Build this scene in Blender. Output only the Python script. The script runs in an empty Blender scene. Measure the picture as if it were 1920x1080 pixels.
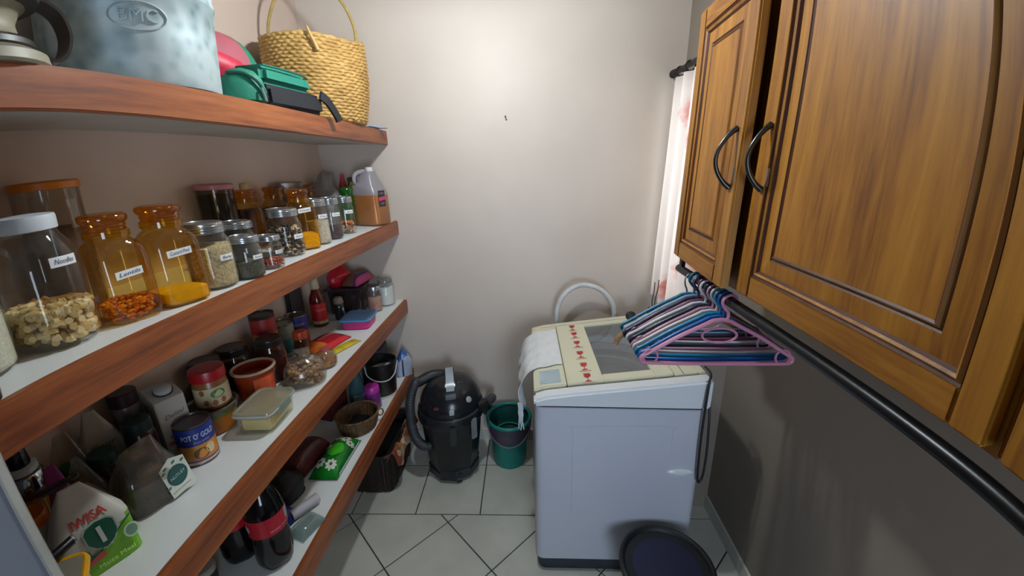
import bpy, bmesh, math, random
from math import sin, cos, pi, radians, atan2, hypot
from mathutils import Matrix, Vector

S = bpy.context.scene
COL = S.collection
random.seed(7)

# ------------------------------------------------------------------ camera
# phone wide-angle lens: angle from the axis as a polynomial of the image radius
LENS = (1.44043751, -0.4370128, -0.31938561, 0.28763147)
PITCH, YAW, ROLL = 0.30841086, -0.04013004, -0.02069941
EYE = 1.62


def cam_axis(c):
    R = c[0] * cos(ROLL) - c[1] * sin(ROLL)
    U = c[0] * sin(ROLL) + c[1] * cos(ROLL)
    F = c[2]
    Z = U * cos(PITCH) - F * sin(PITCH)
    Y = F * cos(PITCH) + U * sin(PITCH)
    return Vector((R * cos(YAW) + Y * sin(YAW), -R * sin(YAW) + Y * cos(YAW), Z))


cd = bpy.data.cameras.new('camera')
cam = bpy.data.objects.new('camera', cd)
COL.objects.link(cam)
r_, u_, f_ = cam_axis((1, 0, 0)), cam_axis((0, 1, 0)), cam_axis((0, 0, 1))
cam.matrix_world = Matrix(((r_.x, u_.x, -f_.x, 0), (r_.y, u_.y, -f_.y, 0), (r_.z, u_.z, -f_.z, EYE), (0, 0, 0, 1)))
cd.type = 'PANO'
cd.sensor_fit = 'HORIZONTAL'
cd.sensor_width = 36
cd.sensor_height = 20.25
cd.clip_start = 0.01
lens = cd if hasattr(cd, 'fisheye_polynomial_k1') else cd.cycles
lens.panorama_type = 'FISHEYE_LENS_POLYNOMIAL'
lens.fisheye_fov = radians(200)
lens.fisheye_polynomial_k0 = 0
for i_, k_ in enumerate(LENS):
    setattr(lens, 'fisheye_polynomial_k%d' % (i_ + 1), -k_ * (1920 / 36 / 1000) ** (i_ + 1))
S.camera = cam

# ------------------------------------------------------------------ world, lights, exposure
S.view_settings.view_transform = 'Standard'
S.view_settings.look = 'None'
S.view_settings.gamma = 1
S.view_settings.use_curve_mapping = False
S.view_settings.exposure = 0.0

W = bpy.data.worlds.new('world')
S.world = W
W.use_nodes = True
W.node_tree.nodes['Background'].inputs[0].default_value = (0.72, 0.85, 1.0, 1)
W.node_tree.nodes['Background'].inputs[1].default_value = 0.15


def light(name, kind, loc, energy, color, **kw):
    ld = bpy.data.lights.new(name, kind)
    ld.energy = energy
    ld.color = color
    for k, v in kw.items():
        if k != 'rot':
            setattr(ld, k, v)
    o = bpy.data.objects.new(name, ld)
    COL.objects.link(o)
    o.location = loc
    o.rotation_euler = kw.get('rot', (0, 0, 0))
    return o


# the bare bulb on the ceiling, daylight in the room behind the camera, daylight outside the window
light('ceiling_bulb', 'POINT', (-0.18, 1.20, 2.20), 29, (0.91, 0.97, 1.0), shadow_soft_size=0.04)
light('daylight_from_doorway', 'AREA', (0.42, -1.15, 1.15), 9, (0.70, 0.83, 1.0), shape='RECTANGLE', size=0.6, size_y=1.0, rot=(radians(90), 0, radians(8)), spread=radians(110))
light('daylight_at_window', 'AREA', (1.25, 1.78, 1.75), 26, (1.0, 0.96, 0.94), shape='RECTANGLE', size=1.2, size_y=1.2, rot=(0, radians(90), 0))


# ------------------------------------------------------------------ materials
def lin(h):
    h = h.lstrip('#')
    out = []
    for i in (0, 2, 4):
        c = int(h[i:i + 2], 16) / 255
        out.append(c / 12.92 if c <= 0.04045 else ((c + 0.055) / 1.055) ** 2.4)
    return (*out, 1)


MATS = {}


def nt_new(name):
    m = bpy.data.materials.new(name)
    m.use_nodes = True
    nt = m.node_tree
    nt.nodes.clear()
    out = nt.nodes.new('ShaderNodeOutputMaterial')
    return m, nt, out


def node(nt, kind, **kw):
    n = nt.nodes.new(kind)
    for k, v in kw.items():
        if k.startswith('i_'):
            n.inputs[k[2:].replace('_', ' ')].default_value = v
        else:
            setattr(n, k, v)
    return n


def coords(nt, stretch=(1, 1, 1), rot=(0, 0, 0)):
    tc = node(nt, 'ShaderNodeTexCoord')
    mp = node(nt, 'ShaderNodeMapping')
    mp.inputs['Scale'].default_value = stretch
    mp.inputs['Rotation'].default_value = rot
    nt.links.new(tc.outputs['Object'], mp.inputs['Vector'])
    return mp.outputs['Vector']


def ramp(nt, fac, stops):
    r = node(nt, 'ShaderNodeValToRGB')
    els = r.color_ramp.elements
    while len(els) > len(stops):
        els.remove(els[-1])
    while len(els) < len(stops):
        els.new(1)
    for e, (p, c) in zip(els, stops):
        e.position = p
        e.color = lin(c) if isinstance(c, str) else c
    nt.links.new(fac, r.inputs['Fac'])
    return r.outputs['Color']


def mat(hexc, rough=0.5, metal=0, var=0.12, vs=12, bump=0, bs=60, hex2=None, stretch=(1, 1, 1), spec=0.5, coat=0):
    key = (hexc, rough, metal, var, vs, bump, bs, hex2, stretch, spec, coat)
    if key in MATS:
        return MATS[key]
    m, nt, out = nt_new('surface_' + hexc.lstrip('#'))
    b = node(nt, 'ShaderNodeBsdfPrincipled')
    b.inputs['Roughness'].default_value = rough
    b.inputs['Metallic'].default_value = metal
    b.inputs['Specular IOR Level'].default_value = spec
    b.inputs['Coat Weight'].default_value = coat
    nt.links.new(b.outputs[0], out.inputs[0])
    v = coords(nt, stretch)
    n = node(nt, 'ShaderNodeTexNoise')
    n.inputs['Scale'].default_value = vs
    n.inputs['Detail'].default_value = 5
    nt.links.new(v, n.inputs['Vector'])
    c = lin(hexc)
    lo = lin(hex2) if hex2 else tuple(x * (1 - var) for x in c[:3]) + (1,)
    hi = c if hex2 else tuple(min(1, x * (1 + var)) for x in c[:3]) + (1,)
    nt.links.new(ramp(nt, n.outputs['Fac'], [(0.35, lo), (0.65, hi)]), b.inputs['Base Color'])
    if bump:
        n2 = node(nt, 'ShaderNodeTexNoise')
        n2.inputs['Scale'].default_value = bs
        n2.inputs['Detail'].default_value = 4
        nt.links.new(v, n2.inputs['Vector'])
        bp = node(nt, 'ShaderNodeBump')
        bp.inputs['Strength'].default_value = bump
        bp.inputs['Distance'].default_value = 0.004
        nt.links.new(n2.outputs['Fac'], bp.inputs['Height'])
        nt.links.new(bp.outputs[0], b.inputs['Normal'])
    MATS[key] = m
    return m


def glass(hexc, rough=0.02, refl=0.12, body=0.0, bodyhex=None):
    """thin-walled glass or clear plastic: tinted see-through film, sharp reflections, a little cloudiness"""
    key = ('glass', hexc, rough, refl, body, bodyhex)
    if key in MATS:
        return MATS[key]
    m, nt, out = nt_new('clear_' + hexc.lstrip('#'))
    t = node(nt, 'ShaderNodeBsdfTransparent')
    t.inputs[0].default_value = lin(hexc)
    g = node(nt, 'ShaderNodeBsdfGlossy')
    g.inputs['Roughness'].default_value = rough
    base = t.outputs[0]
    if body:
        d = node(nt, 'ShaderNodeBsdfDiffuse')
        d.inputs[0].default_value = lin(bodyhex or hexc)
        tl = node(nt, 'ShaderNodeBsdfTranslucent')
        tl.inputs[0].default_value = lin(bodyhex or hexc)
        ad = node(nt, 'ShaderNodeMixShader')
        ad.inputs[0].default_value = 0.4
        nt.links.new(d.outputs[0], ad.inputs[1])
        nt.links.new(tl.outputs[0], ad.inputs[2])
        mx = node(nt, 'ShaderNodeMixShader')
        mx.inputs[0].default_value = body
        nt.links.new(base, mx.inputs[1])
        nt.links.new(ad.outputs[0], mx.inputs[2])
        base = mx.outputs[0]
    lw = node(nt, 'ShaderNodeLayerWeight')
    lw.inputs['Blend'].default_value = 0.5
    pw = node(nt, 'ShaderNodeMath', operation='POWER')
    pw.inputs[1].default_value = 4.0
    nt.links.new(lw.outputs['Facing'], pw.inputs[0])
    mul = node(nt, 'ShaderNodeMath', operation='MULTIPLY_ADD')
    mul.inputs[1].default_value = 0.75
    mul.inputs[2].default_value = refl * 0.3
    nt.links.new(pw.outputs[0], mul.inputs[0])
    mx2 = node(nt, 'ShaderNodeMixShader')
    nt.links.new(mul.outputs[0], mx2.inputs[0])
    nt.links.new(base, mx2.inputs[1])
    nt.links.new(g.outputs[0], mx2.inputs[2])
    nt.links.new(mx2.outputs[0], out.inputs[0])
    MATS[key] = m
    return m


def wood(name, dark, mid, light_, axis='y', rough=0.4, fine=1.0, coat=0.0):
    key = ('wood', name, axis)
    if key in MATS:
        return MATS[key]
    m, nt, out = nt_new(name + '_grain_along_' + axis)
    b = node(nt, 'ShaderNodeBsdfPrincipled')
    b.inputs['Roughness'].default_value = rough
    b.inputs['Coat Weight'].default_value = coat
    b.inputs['Coat Roughness'].default_value = 0.25
    nt.links.new(b.outputs[0], out.inputs[0])
    st = {'x': (1.0, 14, 14), 'y': (14, 1.0, 14), 'z': (14, 14, 1.0)}[axis]
    v = coords(nt, tuple(s * fine for s in st))
    n1 = node(nt, 'ShaderNodeTexNoise')
    n1.inputs['Scale'].default_value = 1.6
    n1.inputs['Detail'].default_value = 6
    n1.inputs['Roughness'].default_value = 0.62
    n1.inputs['Distortion'].default_value = 0.6
    nt.links.new(v, n1.inputs['Vector'])
    n2 = node(nt, 'ShaderNodeTexNoise')
    n2.inputs['Scale'].default_value = 9
    n2.inputs['Detail'].default_value = 5
    nt.links.new(v, n2.inputs['Vector'])
    mixf = node(nt, 'ShaderNodeMath', operation='MULTIPLY_ADD')
    mixf.inputs[1].default_value = 0.3
    nt.links.new(n2.outputs['Fac'], mixf.inputs[0])
    sc = node(nt, 'ShaderNodeMath', operation='MULTIPLY')
    sc.inputs[1].default_value = 0.7
    nt.links.new(n1.outputs['Fac'], sc.inputs[0])
    nt.links.new(sc.outputs[0], mixf.inputs[2])
    nt.links.new(ramp(nt, mixf.outputs[0], [(0.36, dark), (0.5, mid), (0.64, light_)]), b.inputs['Base Color'])
    bp = node(nt, 'ShaderNodeBump')
    bp.inputs['Strength'].default_value = 0.12
    bp.inputs['Distance'].default_value = 0.002
    nt.links.new(mixf.outputs[0], bp.inputs['Height'])
    nt.links.new(bp.outputs[0], b.inputs['Normal'])
    MATS[key] = m
    return m


def oak(axis):
    return wood('honey_oak', '#75440b', '#9b6517', '#ae7823', axis, 0.5, 1.0, 0.06)


def redwood(axis='y'):
    return wood('red_brown_wood', '#643117', '#8a4a24', '#9c5b2f', axis, 0.42, 1.0, 0.1)


# ------------------------------------------------------------------ geometry helpers
def link(name, me, parent=None, loc=(0, 0, 0), rot=(0, 0, 0)):
    o = bpy.data.objects.new(name, me)
    COL.objects.link(o)
    if parent is not None:
        o.parent = parent
    o.location = loc
    o.rotation_euler = rot
    return o


def build(name, bm, m, parent=None, smooth=True, loc=(0, 0, 0), rot=(0, 0, 0), angle=40):
    bmesh.ops.recalc_face_normals(bm, faces=bm.faces[:])
    me = bpy.data.meshes.new(name)
    bm.to_mesh(me)
    bm.free()
    for mm in (m if isinstance(m, (list, tuple)) else [m]):
        me.materials.append(mm)
    if smooth:
        for p in me.polygons:
            p.use_smooth = True
        me.set_sharp_from_angle(angle=radians(angle))
    return link(name, me, parent, loc, rot)


def tag(o, label=None, cat=None, group=None, kind=None):
    for k, v in (('label', label), ('category', cat), ('group', group), ('kind', kind)):
        if v:
            o[k] = v
    return o


def thing(name, label, cat, loc, rotz=0, group=None, tilt=(0, 0)):
    o = bpy.data.objects.new(name, None)
    o.empty_display_size = 0.05
    COL.objects.link(o)
    o.location = loc
    o.rotation_euler = (tilt[0], tilt[1], rotz)
    return tag(o, label, cat, group)


def face(loc, extra=0.0):
    """turn about Z so that local -Y looks from loc back to the eye point of the room, plus extra degrees"""
    return atan2(-loc[0], loc[1]) + radians(extra)


def se(t, a, b, n):
    c, s = cos(t), sin(t)
    e = 2.0 / n
    return a * math.copysign(abs(c) ** e, c), b * math.copysign(abs(s) ** e, s)


def loft(bm, rings, seg=32, caps=(True, True), mi=0):
    """rings: (a, b, z, n[, cx, cy]) superellipse sections"""
    loops = []
    for r in rings:
        a, b, z, n = r[:4]
        cx, cy = (r[4], r[5]) if len(r) > 5 else (0, 0)
        lp = []
        for k in range(seg):
            x, y = se(2 * pi * (k + 0.5) / seg, max(a, 1e-5), max(b, 1e-5), n)
            lp.append(bm.verts.new((x + cx, y + cy, z)))
        loops.append(lp)
    for A, B in zip(loops, loops[1:]):
        for k in range(seg):
            f = bm.faces.new((A[k], A[(k + 1) % seg], B[(k + 1) % seg], B[k]))
            f.material_index = mi
    if caps[0]:
        bm.faces.new(loops[0][::-1]).material_index = mi
    if caps[1]:
        bm.faces.new(loops[-1]).material_index = mi
    return loops


def lathe(prof, seg=32, caps=(True, True), n=2, bm=None, ab=(1, 1), mi=0):
    bm = bm or bmesh.new()
    loft(bm, [(p[0] * ab[0], p[0] * ab[1], p[1], p[2] if len(p) > 2 else n) for p in prof], seg, caps, mi)
    return bm


def box(bm, x0, x1, y0, y1, z0, z1, mi=0):
    vs = [bm.verts.new((x, y, z)) for z in (z0, z1) for y in (y0, y1) for x in (x0, x1)]
    for q in ((0, 2, 3, 1), (4, 5, 7, 6), (0, 1, 5, 4), (2, 6, 7, 3), (0, 4, 6, 2), (1, 3, 7, 5)):
        bm.faces.new([vs[i] for i in q]).material_index = mi
    return vs


def rbox(x0, x1, y0, y1, z0, z1, bev=0.004, seg=2):
    bm = bmesh.new()
    box(bm, x0, x1, y0, y1, z0, z1)
    if bev:
        bmesh.ops.bevel(bm, geom=bm.edges[:], offset=bev, segments=seg, affect='EDGES', clamp_overlap=True)
    return bm


def tube(pts, r, seg=8, bm=None, closed=False, mi=0, taper=None):
    bm = bm or bmesh.new()
    P_ = [Vector(p) for p in pts]
    n = len(P_)
    loops = []
    up = None
    for i in range(n):
        if closed:
            t = P_[(i + 1) % n] - P_[i - 1]
        else:
            t = P_[min(i + 1, n - 1)] - P_[max(i - 1, 0)]
        t.normalize()
        if up is None:
            up = Vector((0, 0, 1)) if abs(t.z) < 0.9 else Vector((1, 0, 0))
        a = up - t * up.dot(t)
        if a.length < 1e-4:
            a = t.orthogonal()
        a.normalize()
        up = a
        b = t.cross(a)
        rr = r * (taper(i / (n - 1)) if taper else 1)
        loops.append([bm.verts.new(P_[i] + (a * cos(2 * pi * k / seg) + b * sin(2 * pi * k / seg)) * rr) for k in range(seg)])
    pairs = list(zip(loops, loops[1:])) + ([(loops[-1], loops[0])] if closed else [])
    for A, B in pairs:
        for k in range(seg):
            bm.faces.new((A[k], A[(k + 1) % seg], B[(k + 1) % seg], B[k])).material_index = mi
    if not closed:
        bm.faces.new(loops[0][::-1]).material_index = mi
        bm.faces.new(loops[-1]).material_index = mi
    return bm


def smooth_path(pts, k=6):
    """Catmull-Rom through the points"""
    P_ = [Vector(p) for p in pts]
    P_ = [P_[0] * 2 - P_[1]] + P_ + [P_[-1] * 2 - P_[-2]]
    out = []
    for i in range(1, len(P_) - 2):
        a, b, c, d = P_[i - 1:i + 3]
        for j in range(k):
            t = j / k
            out.append(0.5 * ((2 * b) + (c - a) * t + (2 * a - 5 * b + 4 * c - d) * t * t + (3 * b - a - 3 * c + d) * t ** 3))
    out.append(P_[-2])
    return out


def sheet(fn, nu, nv, bm=None, thick=0.0, mi=0):
    """grid from fn(u, v) -> xyz, u and v in 0..1; thick > 0 gives it a back face"""
    bm = bm or bmesh.new()
    g = [[bm.verts.new(fn(i / nu, j / nv)) for i in range(nu + 1)] for j in range(nv + 1)]
    fs = []
    for j in range(nv):
        for i in range(nu):
            f = bm.faces.new((g[j][i], g[j][i + 1], g[j + 1][i + 1], g[j + 1][i]))
            f.material_index = mi
            fs.append(f)
    if thick:
        bmesh.ops.recalc_face_normals(bm, faces=fs)
        bmesh.ops.solidify(bm, geom=fs, thickness=thick)
    return bm


def band(r, z0, z1, a0, a1, seg=12, off=0.0008, n=2, b=None, bm=None):
    """patch of paper wrapped on a lathe of radius r, angles in degrees from local -Y (positive to the viewer's right)"""
    def fn(u, v):
        t = radians(a0 + (a1 - a0) * u) - pi / 2
        x, y = se(t, r + off, (b or r) + off, n)
        return (x, y, z0 + (z1 - z0) * v)
    return sheet(fn, seg, 2, bm)


def lettering(s, size, m, parent, fn, name='lettering', shear=0, bold=0.0, width=None):
    """flat print: the glyphs of s, centred, each vertex laid on a surface by fn(x, y)"""
    cu = bpy.data.curves.new(name, 'FONT')
    cu.body = s
    cu.size = size
    cu.align_x = 'CENTER'
    cu.align_y = 'CENTER'
    cu.shear = shear
    cu.offset = bold
    cu.resolution_u = 2
    tmp = bpy.data.objects.new(name, cu)
    me = bpy.data.meshes.new_from_object(tmp)
    bpy.data.objects.remove(tmp)
    bpy.data.curves.remove(cu)
    k = 1.0
    if width and len(me.vertices):
        ext = max(v.co.x for v in me.vertices) - min(v.co.x for v in me.vertices)
        k = width / max(ext, 1e-6)
    for v in me.vertices:
        v.co = fn(v.co.x * k, v.co.y)
    me.materials.clear()
    me.materials.append(m)
    me.name = name
    return link(name, me, parent)


def on_cyl(r, z, ang=0.0, off=0.0016, n=2, b=None):
    def fn(x, y):
        t = radians(ang) + x / r - pi / 2
        X, Y = se(t, r + off, (b or r) + off, n)
        return (X, Y, z + y)
    return fn


def on_front(x0, y0, z0, tilt=0.0):
    return lambda x, y: (x0 + x * cos(tilt) - y * sin(tilt), y0, z0 + x * sin(tilt) + y * cos(tilt))


def wob(seed, k=5, f=3.0):
    rr = random.Random(seed)
    ws = [(rr.uniform(-f, f), rr.uniform(-f, f), rr.uniform(-f, f), rr.uniform(0, 6.3), rr.uniform(0.4, 1)) for _ in range(k)]

    def fn(x, y, z):
        return sum(w[4] * sin(w[0] * x + w[1] * y + w[2] * z + w[3]) for w in ws) / k
    return fn


def bag_bm(w, d, h, seed=1, crumple=0.006, top=0.15, n=3.2, puff=1.06, rows=16, seg=36, base=0.9, f=70):
    """a filled bag: boxy foot, puffed middle, top pressed flat; crumpled all over"""
    bm = bmesh.new()
    wf = wob(seed, 7, f)
    rings = []
    for j in range(rows + 1):
        t = j / rows
        k = base + (puff - base) * min(1, t / 0.25) if t < 0.25 else puff
        dd = d / 2 * k * (1 if t < 0.55 else 1 - (1 - 0.06 / max(top, 0.06) * top) * ((t - 0.55) / 0.45) ** 1.3)
        ww = w / 2 * (k if t < 0.5 else k + (1 - top - k) * ((t - 0.5) / 0.5))
        rings.append((ww, max(dd, 0.0025), h * t, n))
    loft(bm, rings, seg)
    for v in bm.verts:
        if v.co.z < 0.0005:
            continue
        q = wf(v.co.x, v.co.y, v.co.z) * crumple * 2
        a = atan2(v.co.y, v.co.x)
        v.co.x += q * cos(a)
        v.co.y += q * sin(a)
        if v.co.z > h * 0.8:
            v.co.z += wf(v.co.x * 1.7, 0, 1) * crumple * 1.5
    return bm


def pillow_bm(w, l, t, seed=1, crumple=0.003, nu=20, nv=26, f=60):
    """flat packet lying on its back: w across (x), l along (y), t thick; crimped at both ends"""
    bm = bmesh.new()
    wf = wob(seed, 6, f)

    def prof(u, v):
        a = max(0, 1 - abs(2 * u - 1) ** 3) ** 0.6
        b = max(0, 1 - abs(2 * v - 1) ** 4) ** 0.7
        return a * b
    top = lambda u, v: ((u - 0.5) * w * (1 - 0.05 * prof(0.5, v)), (v - 0.5) * l, t * 0.12 + t * 0.88 * prof(u, v) + abs(wf(u * w, v * l, 0)) * crumple * (0.2 + prof(u, v)))
    bot = lambda u, v: ((u - 0.5) * w * (1 - 0.05 * prof(0.5, v)), (v - 0.5) * l, t * 0.1 * (1 - prof(u, v)))
    sheet(top, nu, nv, bm)
    sheet(bot, nu, nv, bm)
    bmesh.ops.remove_doubles(bm, verts=bm.verts[:], dist=1e-5)
    return bm


def pile(name, n, r, z0, z1, mats, parent=None, size=(0.006, 0.004, 0.004), seed=3, b=None, dome=0.0, loc=(0, 0, 0), shell=0.45, tubes=False):
    """loose grains packed in a round or squarish space, mostly where they can be seen: one mesh"""
    rr = random.Random(seed)
    bm = bmesh.new()
    b = b or r
    for k in range(n):
        q = rr.random() ** shell
        t = rr.uniform(0, 2 * pi)
        z = z0 + (z1 - z0) * rr.random() ** 0.8
        zt = z1 + dome * (1 - q)
        if rr.random() < 0.3:
            z = zt - rr.random() * size[1]
        c = Vector((q * r * cos(t), q * b * sin(t), z))
        rot = Matrix.Rotation(rr.uniform(0, 6.3), 4, 'Z') @ Matrix.Rotation(rr.uniform(0, 6.3), 4, 'X')
        s = [x * rr.uniform(0.8, 1.2) for x in size]
        mtx = Matrix.Translation(c) @ rot @ Matrix.Diagonal((*s, 1))
        before = len(bm.faces)
        if tubes:
            pts = [(0.9 * sin(-0.9 + 0.9 * i), 0, 0.5 - 0.6 * cos(-0.9 + 0.9 * i)) for i in range(3)]
            pts = [mtx @ Vector(p) for p in pts]
            tube(pts, size[1], 6, bm)
        else:
            bmesh.ops.create_icosphere(bm, subdivisions=1, radius=1, matrix=mtx)
        bm.faces.ensure_lookup_table()
        mi = rr.randrange(len(mats))
        for i in range(before, len(bm.faces)):
            bm.faces[i].material_index = mi
    o = build(name, bm, mats, parent, True, loc, angle=70)
    return o

# ------------------------------------------------------------------ the room
D = 2.025            # back wall
XL, XR, XN = -1.013, 0.857, 0.716   # left wall, right wall, right wall beside the window (it steps in)
YS = 1.56            # where the right wall steps in
ZC = 2.50
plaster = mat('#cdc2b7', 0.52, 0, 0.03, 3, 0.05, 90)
plaster_warm_bounce = mat('#c8b5a7', 0.7, 0, 0.05, 3, 0.06, 90)  # left wall: same paint as the back, warm bounce light mixed into the colour
plaster_shaded = mat('#8b8176', 0.7, 0, 0.05, 4, 0.06, 90)  # right wall: same paint again, its shade put in as a darker colour
white_paint = mat('#c9c6bf', 0.7, 0, 0.03, 4)


def struct(name, bm, m, parent=None, smooth=False):
    o = build(name, bm, m, parent, smooth)
    if parent is None:
        o['kind'] = 'structure'
    return o


bm = bmesh.new(); box(bm, XL - .12, XR + .12, D, D + .12, 0, ZC)
struct('wall_back', bm, plaster)
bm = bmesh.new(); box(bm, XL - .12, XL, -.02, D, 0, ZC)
struct('wall_left', bm, plaster_warm_bounce)
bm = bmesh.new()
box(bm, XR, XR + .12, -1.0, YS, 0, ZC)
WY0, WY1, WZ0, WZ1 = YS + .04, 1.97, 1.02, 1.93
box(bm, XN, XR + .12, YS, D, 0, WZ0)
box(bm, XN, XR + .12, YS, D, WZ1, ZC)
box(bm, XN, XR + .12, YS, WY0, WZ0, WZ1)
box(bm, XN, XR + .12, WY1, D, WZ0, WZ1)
struct('wall_right', bm, plaster_shaded)
bm = bmesh.new()
box(bm, XL - .12, -.592, .14, .30, 0, ZC)
box(bm, -.592, XR, -.16, 0.0 - .04, 2.12, ZC)
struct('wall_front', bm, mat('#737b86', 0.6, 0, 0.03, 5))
bm = bmesh.new(); box(bm, XL - .12, XR + .12, -.3, D + .12, ZC, ZC + .1)
struct('ceiling', bm, mat('#d8d6d0', 0.8, 0, 0.02, 3))
# door frame edge at the left of the doorway
struct('trim_1', rbox(-.606, -.588, .296, .312, 0, 2.12, 0.003), mat('#a7a69c', 0.55))

# floor of ceramic tiles: two straight rows along the back wall, the rest laid on the diagonal
bm = bmesh.new(); box(bm, XL - .12, XR + .12, -1.0, D, -.06, -.004)
floor = struct('floor', bm, mat('#3a3f40', 0.85, 0, 0.15, 30))
tile_m = mat('#cacbc0', 0.34, 0, 0.05, 5, 0.03, 30, '#bbbdb3')


def clip(poly, a, b, c):
    out = []
    for i in range(len(poly)):
        p, q = poly[i], poly[(i + 1) % len(poly)]
        dp, dq = a * p[0] + b * p[1] - c, a * q[0] + b * q[1] - c
        if dp <= 0:
            out.append(p)
        if dp * dq < 0:
            t = dp / (dp - dq)
            out.append((p[0] + (q[0] - p[0]) * t, p[1] + (q[1] - p[1]) * t))
    return out


def tile(poly, lims):
    for l in lims:
        if len(poly) < 3:
            return
        poly = clip(poly, *l)
    if len(poly) < 3:
        return
    ar = abs(sum(p[0] * q[1] - q[0] * p[1] for p, q in zip(poly, poly[1:] + poly[:1]))) / 2
    if ar < 0.0006:
        return
    bm = bmesh.new()
    top = [bm.verts.new((p[0], p[1], 0)) for p in poly]
    bot = [bm.verts.new((p[0], p[1], -.0045)) for p in poly]
    bm.faces.new(top)
    n = len(poly)
    for i in range(n):
        bm.faces.new((top[i], bot[i], bot[(i + 1) % n], top[(i + 1) % n]))
    build('tile', bm, tile_m, floor, False)


G = 0.003           # half a joint
YB = 1.4885          # joint between the straight border and the diagonal field
xs = [-.5503 + .3134 * k for k in range(-2, 6)]
for y0, y1 in ((YB, 1.807), (1.807, D)):
    for x0, x1 in zip(xs, xs[1:]):
        a, b = max(x0 + G, XL), min(x1 - G, XR)
        if b - a > .01:
            tile([(a, y0 + G), (b, y0 + G), (b, y1 - G), (a, y1 - G)], [])
c0 = (-.3837, 1.446)
s_ = .3195
for i in range(-5, 9):
    for j in range(-5, 9):
        q = []
        for di, dj in ((0, 0), (1, 0), (1, 1), (0, 1)):
            u = (i + di) * s_ + (G if di == 0 else -G)
            v = (j + dj) * s_ + (G if dj == 0 else -G)
            q.append((c0[0] + (u - v) * .70711, c0[1] - (u + v) * .70711))
        if min(p[1] for p in q) > YB or max(p[1] for p in q) < .2:
            continue
        tile(q, [(0, 1, YB - G), (1, 0, XR), (-1, 0, -XL), (0, -1, -.31)])

# tiled skirting
bm = bmesh.new()
for k in range(6):
    a, b = XL + .31 * k + .002, min(XL + .31 * (k + 1) - .002, XN)
    if b > a:
        box(bm, a, b, D - .009, D, 0, .07)
sk = build('baseboard_back', bm, tile_m, None, False)
sk['kind'] = 'structure'
bm = bmesh.new(); box(bm, XR - .009, XR, .45, YS - .001, 0, .07)
struct('baseboard_right', bm, tile_m)

# pendant lamp just above the view: cord, shade and the bulb's socket
t = thing('pendant_lamp', 'bulb hanging on a cord under a small enamel shade', 'lamp', (-.18, 1.20, 2.20))
build('cord', tube([(0, 0, .11), (0, 0, .25), (0, 0, ZC - 2.20)], .004, 8), mat('#d8d6d0', .6), t)
build('shade', lathe([(.115, .035), (.117, .037), (.05, .085), (.022, .10), (.022, .12), (.018, .12), (.018, .10), (.046, .082), (.113, .036)], 40, (False, False)), mat('#c9cbc8', .4), t)
build('socket', lathe([(.001, .045), (.015, .045), (.015, .10), (.001, .10)], 16), mat('#e2e0da', .5), t)

# window in the right wall
wf = build('window_1', rbox(XN + .05, XN + .09, WY0, WY0 + .03, WZ0, WZ1, .003), white_paint, None, False)
wf['kind'] = 'structure'
build('frame', rbox(XN + .05, XN + .09, WY1 - .03, WY1, WZ0, WZ1, .003), white_paint, wf, False)
build('frame', rbox(XN + .05, XN + .09, WY0 + .03, WY1 - .03, WZ1 - .03, WZ1, .003), white_paint, wf, False)
build('frame', rbox(XN + .05, XN + .09, WY0 + .03, WY1 - .03, WZ0, WZ0 + .03, .003), white_paint, wf, False)
build('pane', rbox(XN + .068, XN + .072, WY0 + .03, WY1 - .03, WZ0 + .03, WZ1 - .03, 0), glass('#f4f8fa', 0.02, 0.1), wf, False)

# screw left in the back wall
t = thing('wall_nail', 'small dark nail sticking out of the bare back wall', 'nail', (-.095, D, 1.822))
build('shank', tube([(0, 0, 0), (0, -.02, .003)], .0022, 8), mat('#2a2725', .5, .6), t)
build('head', tube([(0, -.02, .003), (.0, -.023, .0035)], .0045, 10), mat('#2a2725', .5, .6), t)

# ------------------------------------------------------------------ the four shelves
SZ = (1.772, 1.347, .911, .487)
FH = (.062, .069, .075, .082)
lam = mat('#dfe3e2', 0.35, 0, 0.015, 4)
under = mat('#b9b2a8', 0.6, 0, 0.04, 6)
names = ('topmost white shelf with a red-brown wooden edge, carrying the metal tub and straw basket',
         'second white shelf from the top, edged in wood, carrying the row of glass jars',
         'third white shelf from the top, edged in wood, carrying packets, tubs and tins',
         'lowest white shelf edged in wood, carrying cola bottles and a small basket')
for z, fh, lb in zip(SZ, FH, names):
    t = thing('wall_shelf', lb, 'shelf', (0, 0, z), 0, 'long shelves on the left wall')
    bm = bmesh.new(); box(bm, XL, -.688, .302, D, -fh + .004, 0)
    bm.faces.ensure_lookup_table()
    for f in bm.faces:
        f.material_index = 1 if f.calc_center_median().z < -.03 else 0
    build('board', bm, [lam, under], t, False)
    build('wooden_edging', rbox(-.688, -.670, .302, D - .001, -fh, .0015, .003), redwood('y'), t)

# ------------------------------------------------------------------ wall cupboards with raised-panel doors
glaze = mat('#4a2408', .45, 0, .2, 10)


def panel_rings(bm, x0, x1, z0, z1, rings):
    """rings: (inset, depth towards -y, material index of the face towards the next ring)"""
    loops = []
    for ins, dy, mi in rings:
        loops.append([bm.verts.new(p) for p in ((x0 + ins, -dy, z0 + ins), (x1 - ins, -dy, z0 + ins), (x1 - ins, -dy, z1 - ins), (x0 + ins, -dy, z1 - ins))])
    for (A, B, r) in zip(loops, loops[1:], rings):
        for k in range(4):
            bm.faces.new((A[k], A[(k + 1) % 4], B[(k + 1) % 4], B[k])).material_index = r[2]
    bm.faces.new(loops[-1]).material_index = rings[-1][2]


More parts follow.
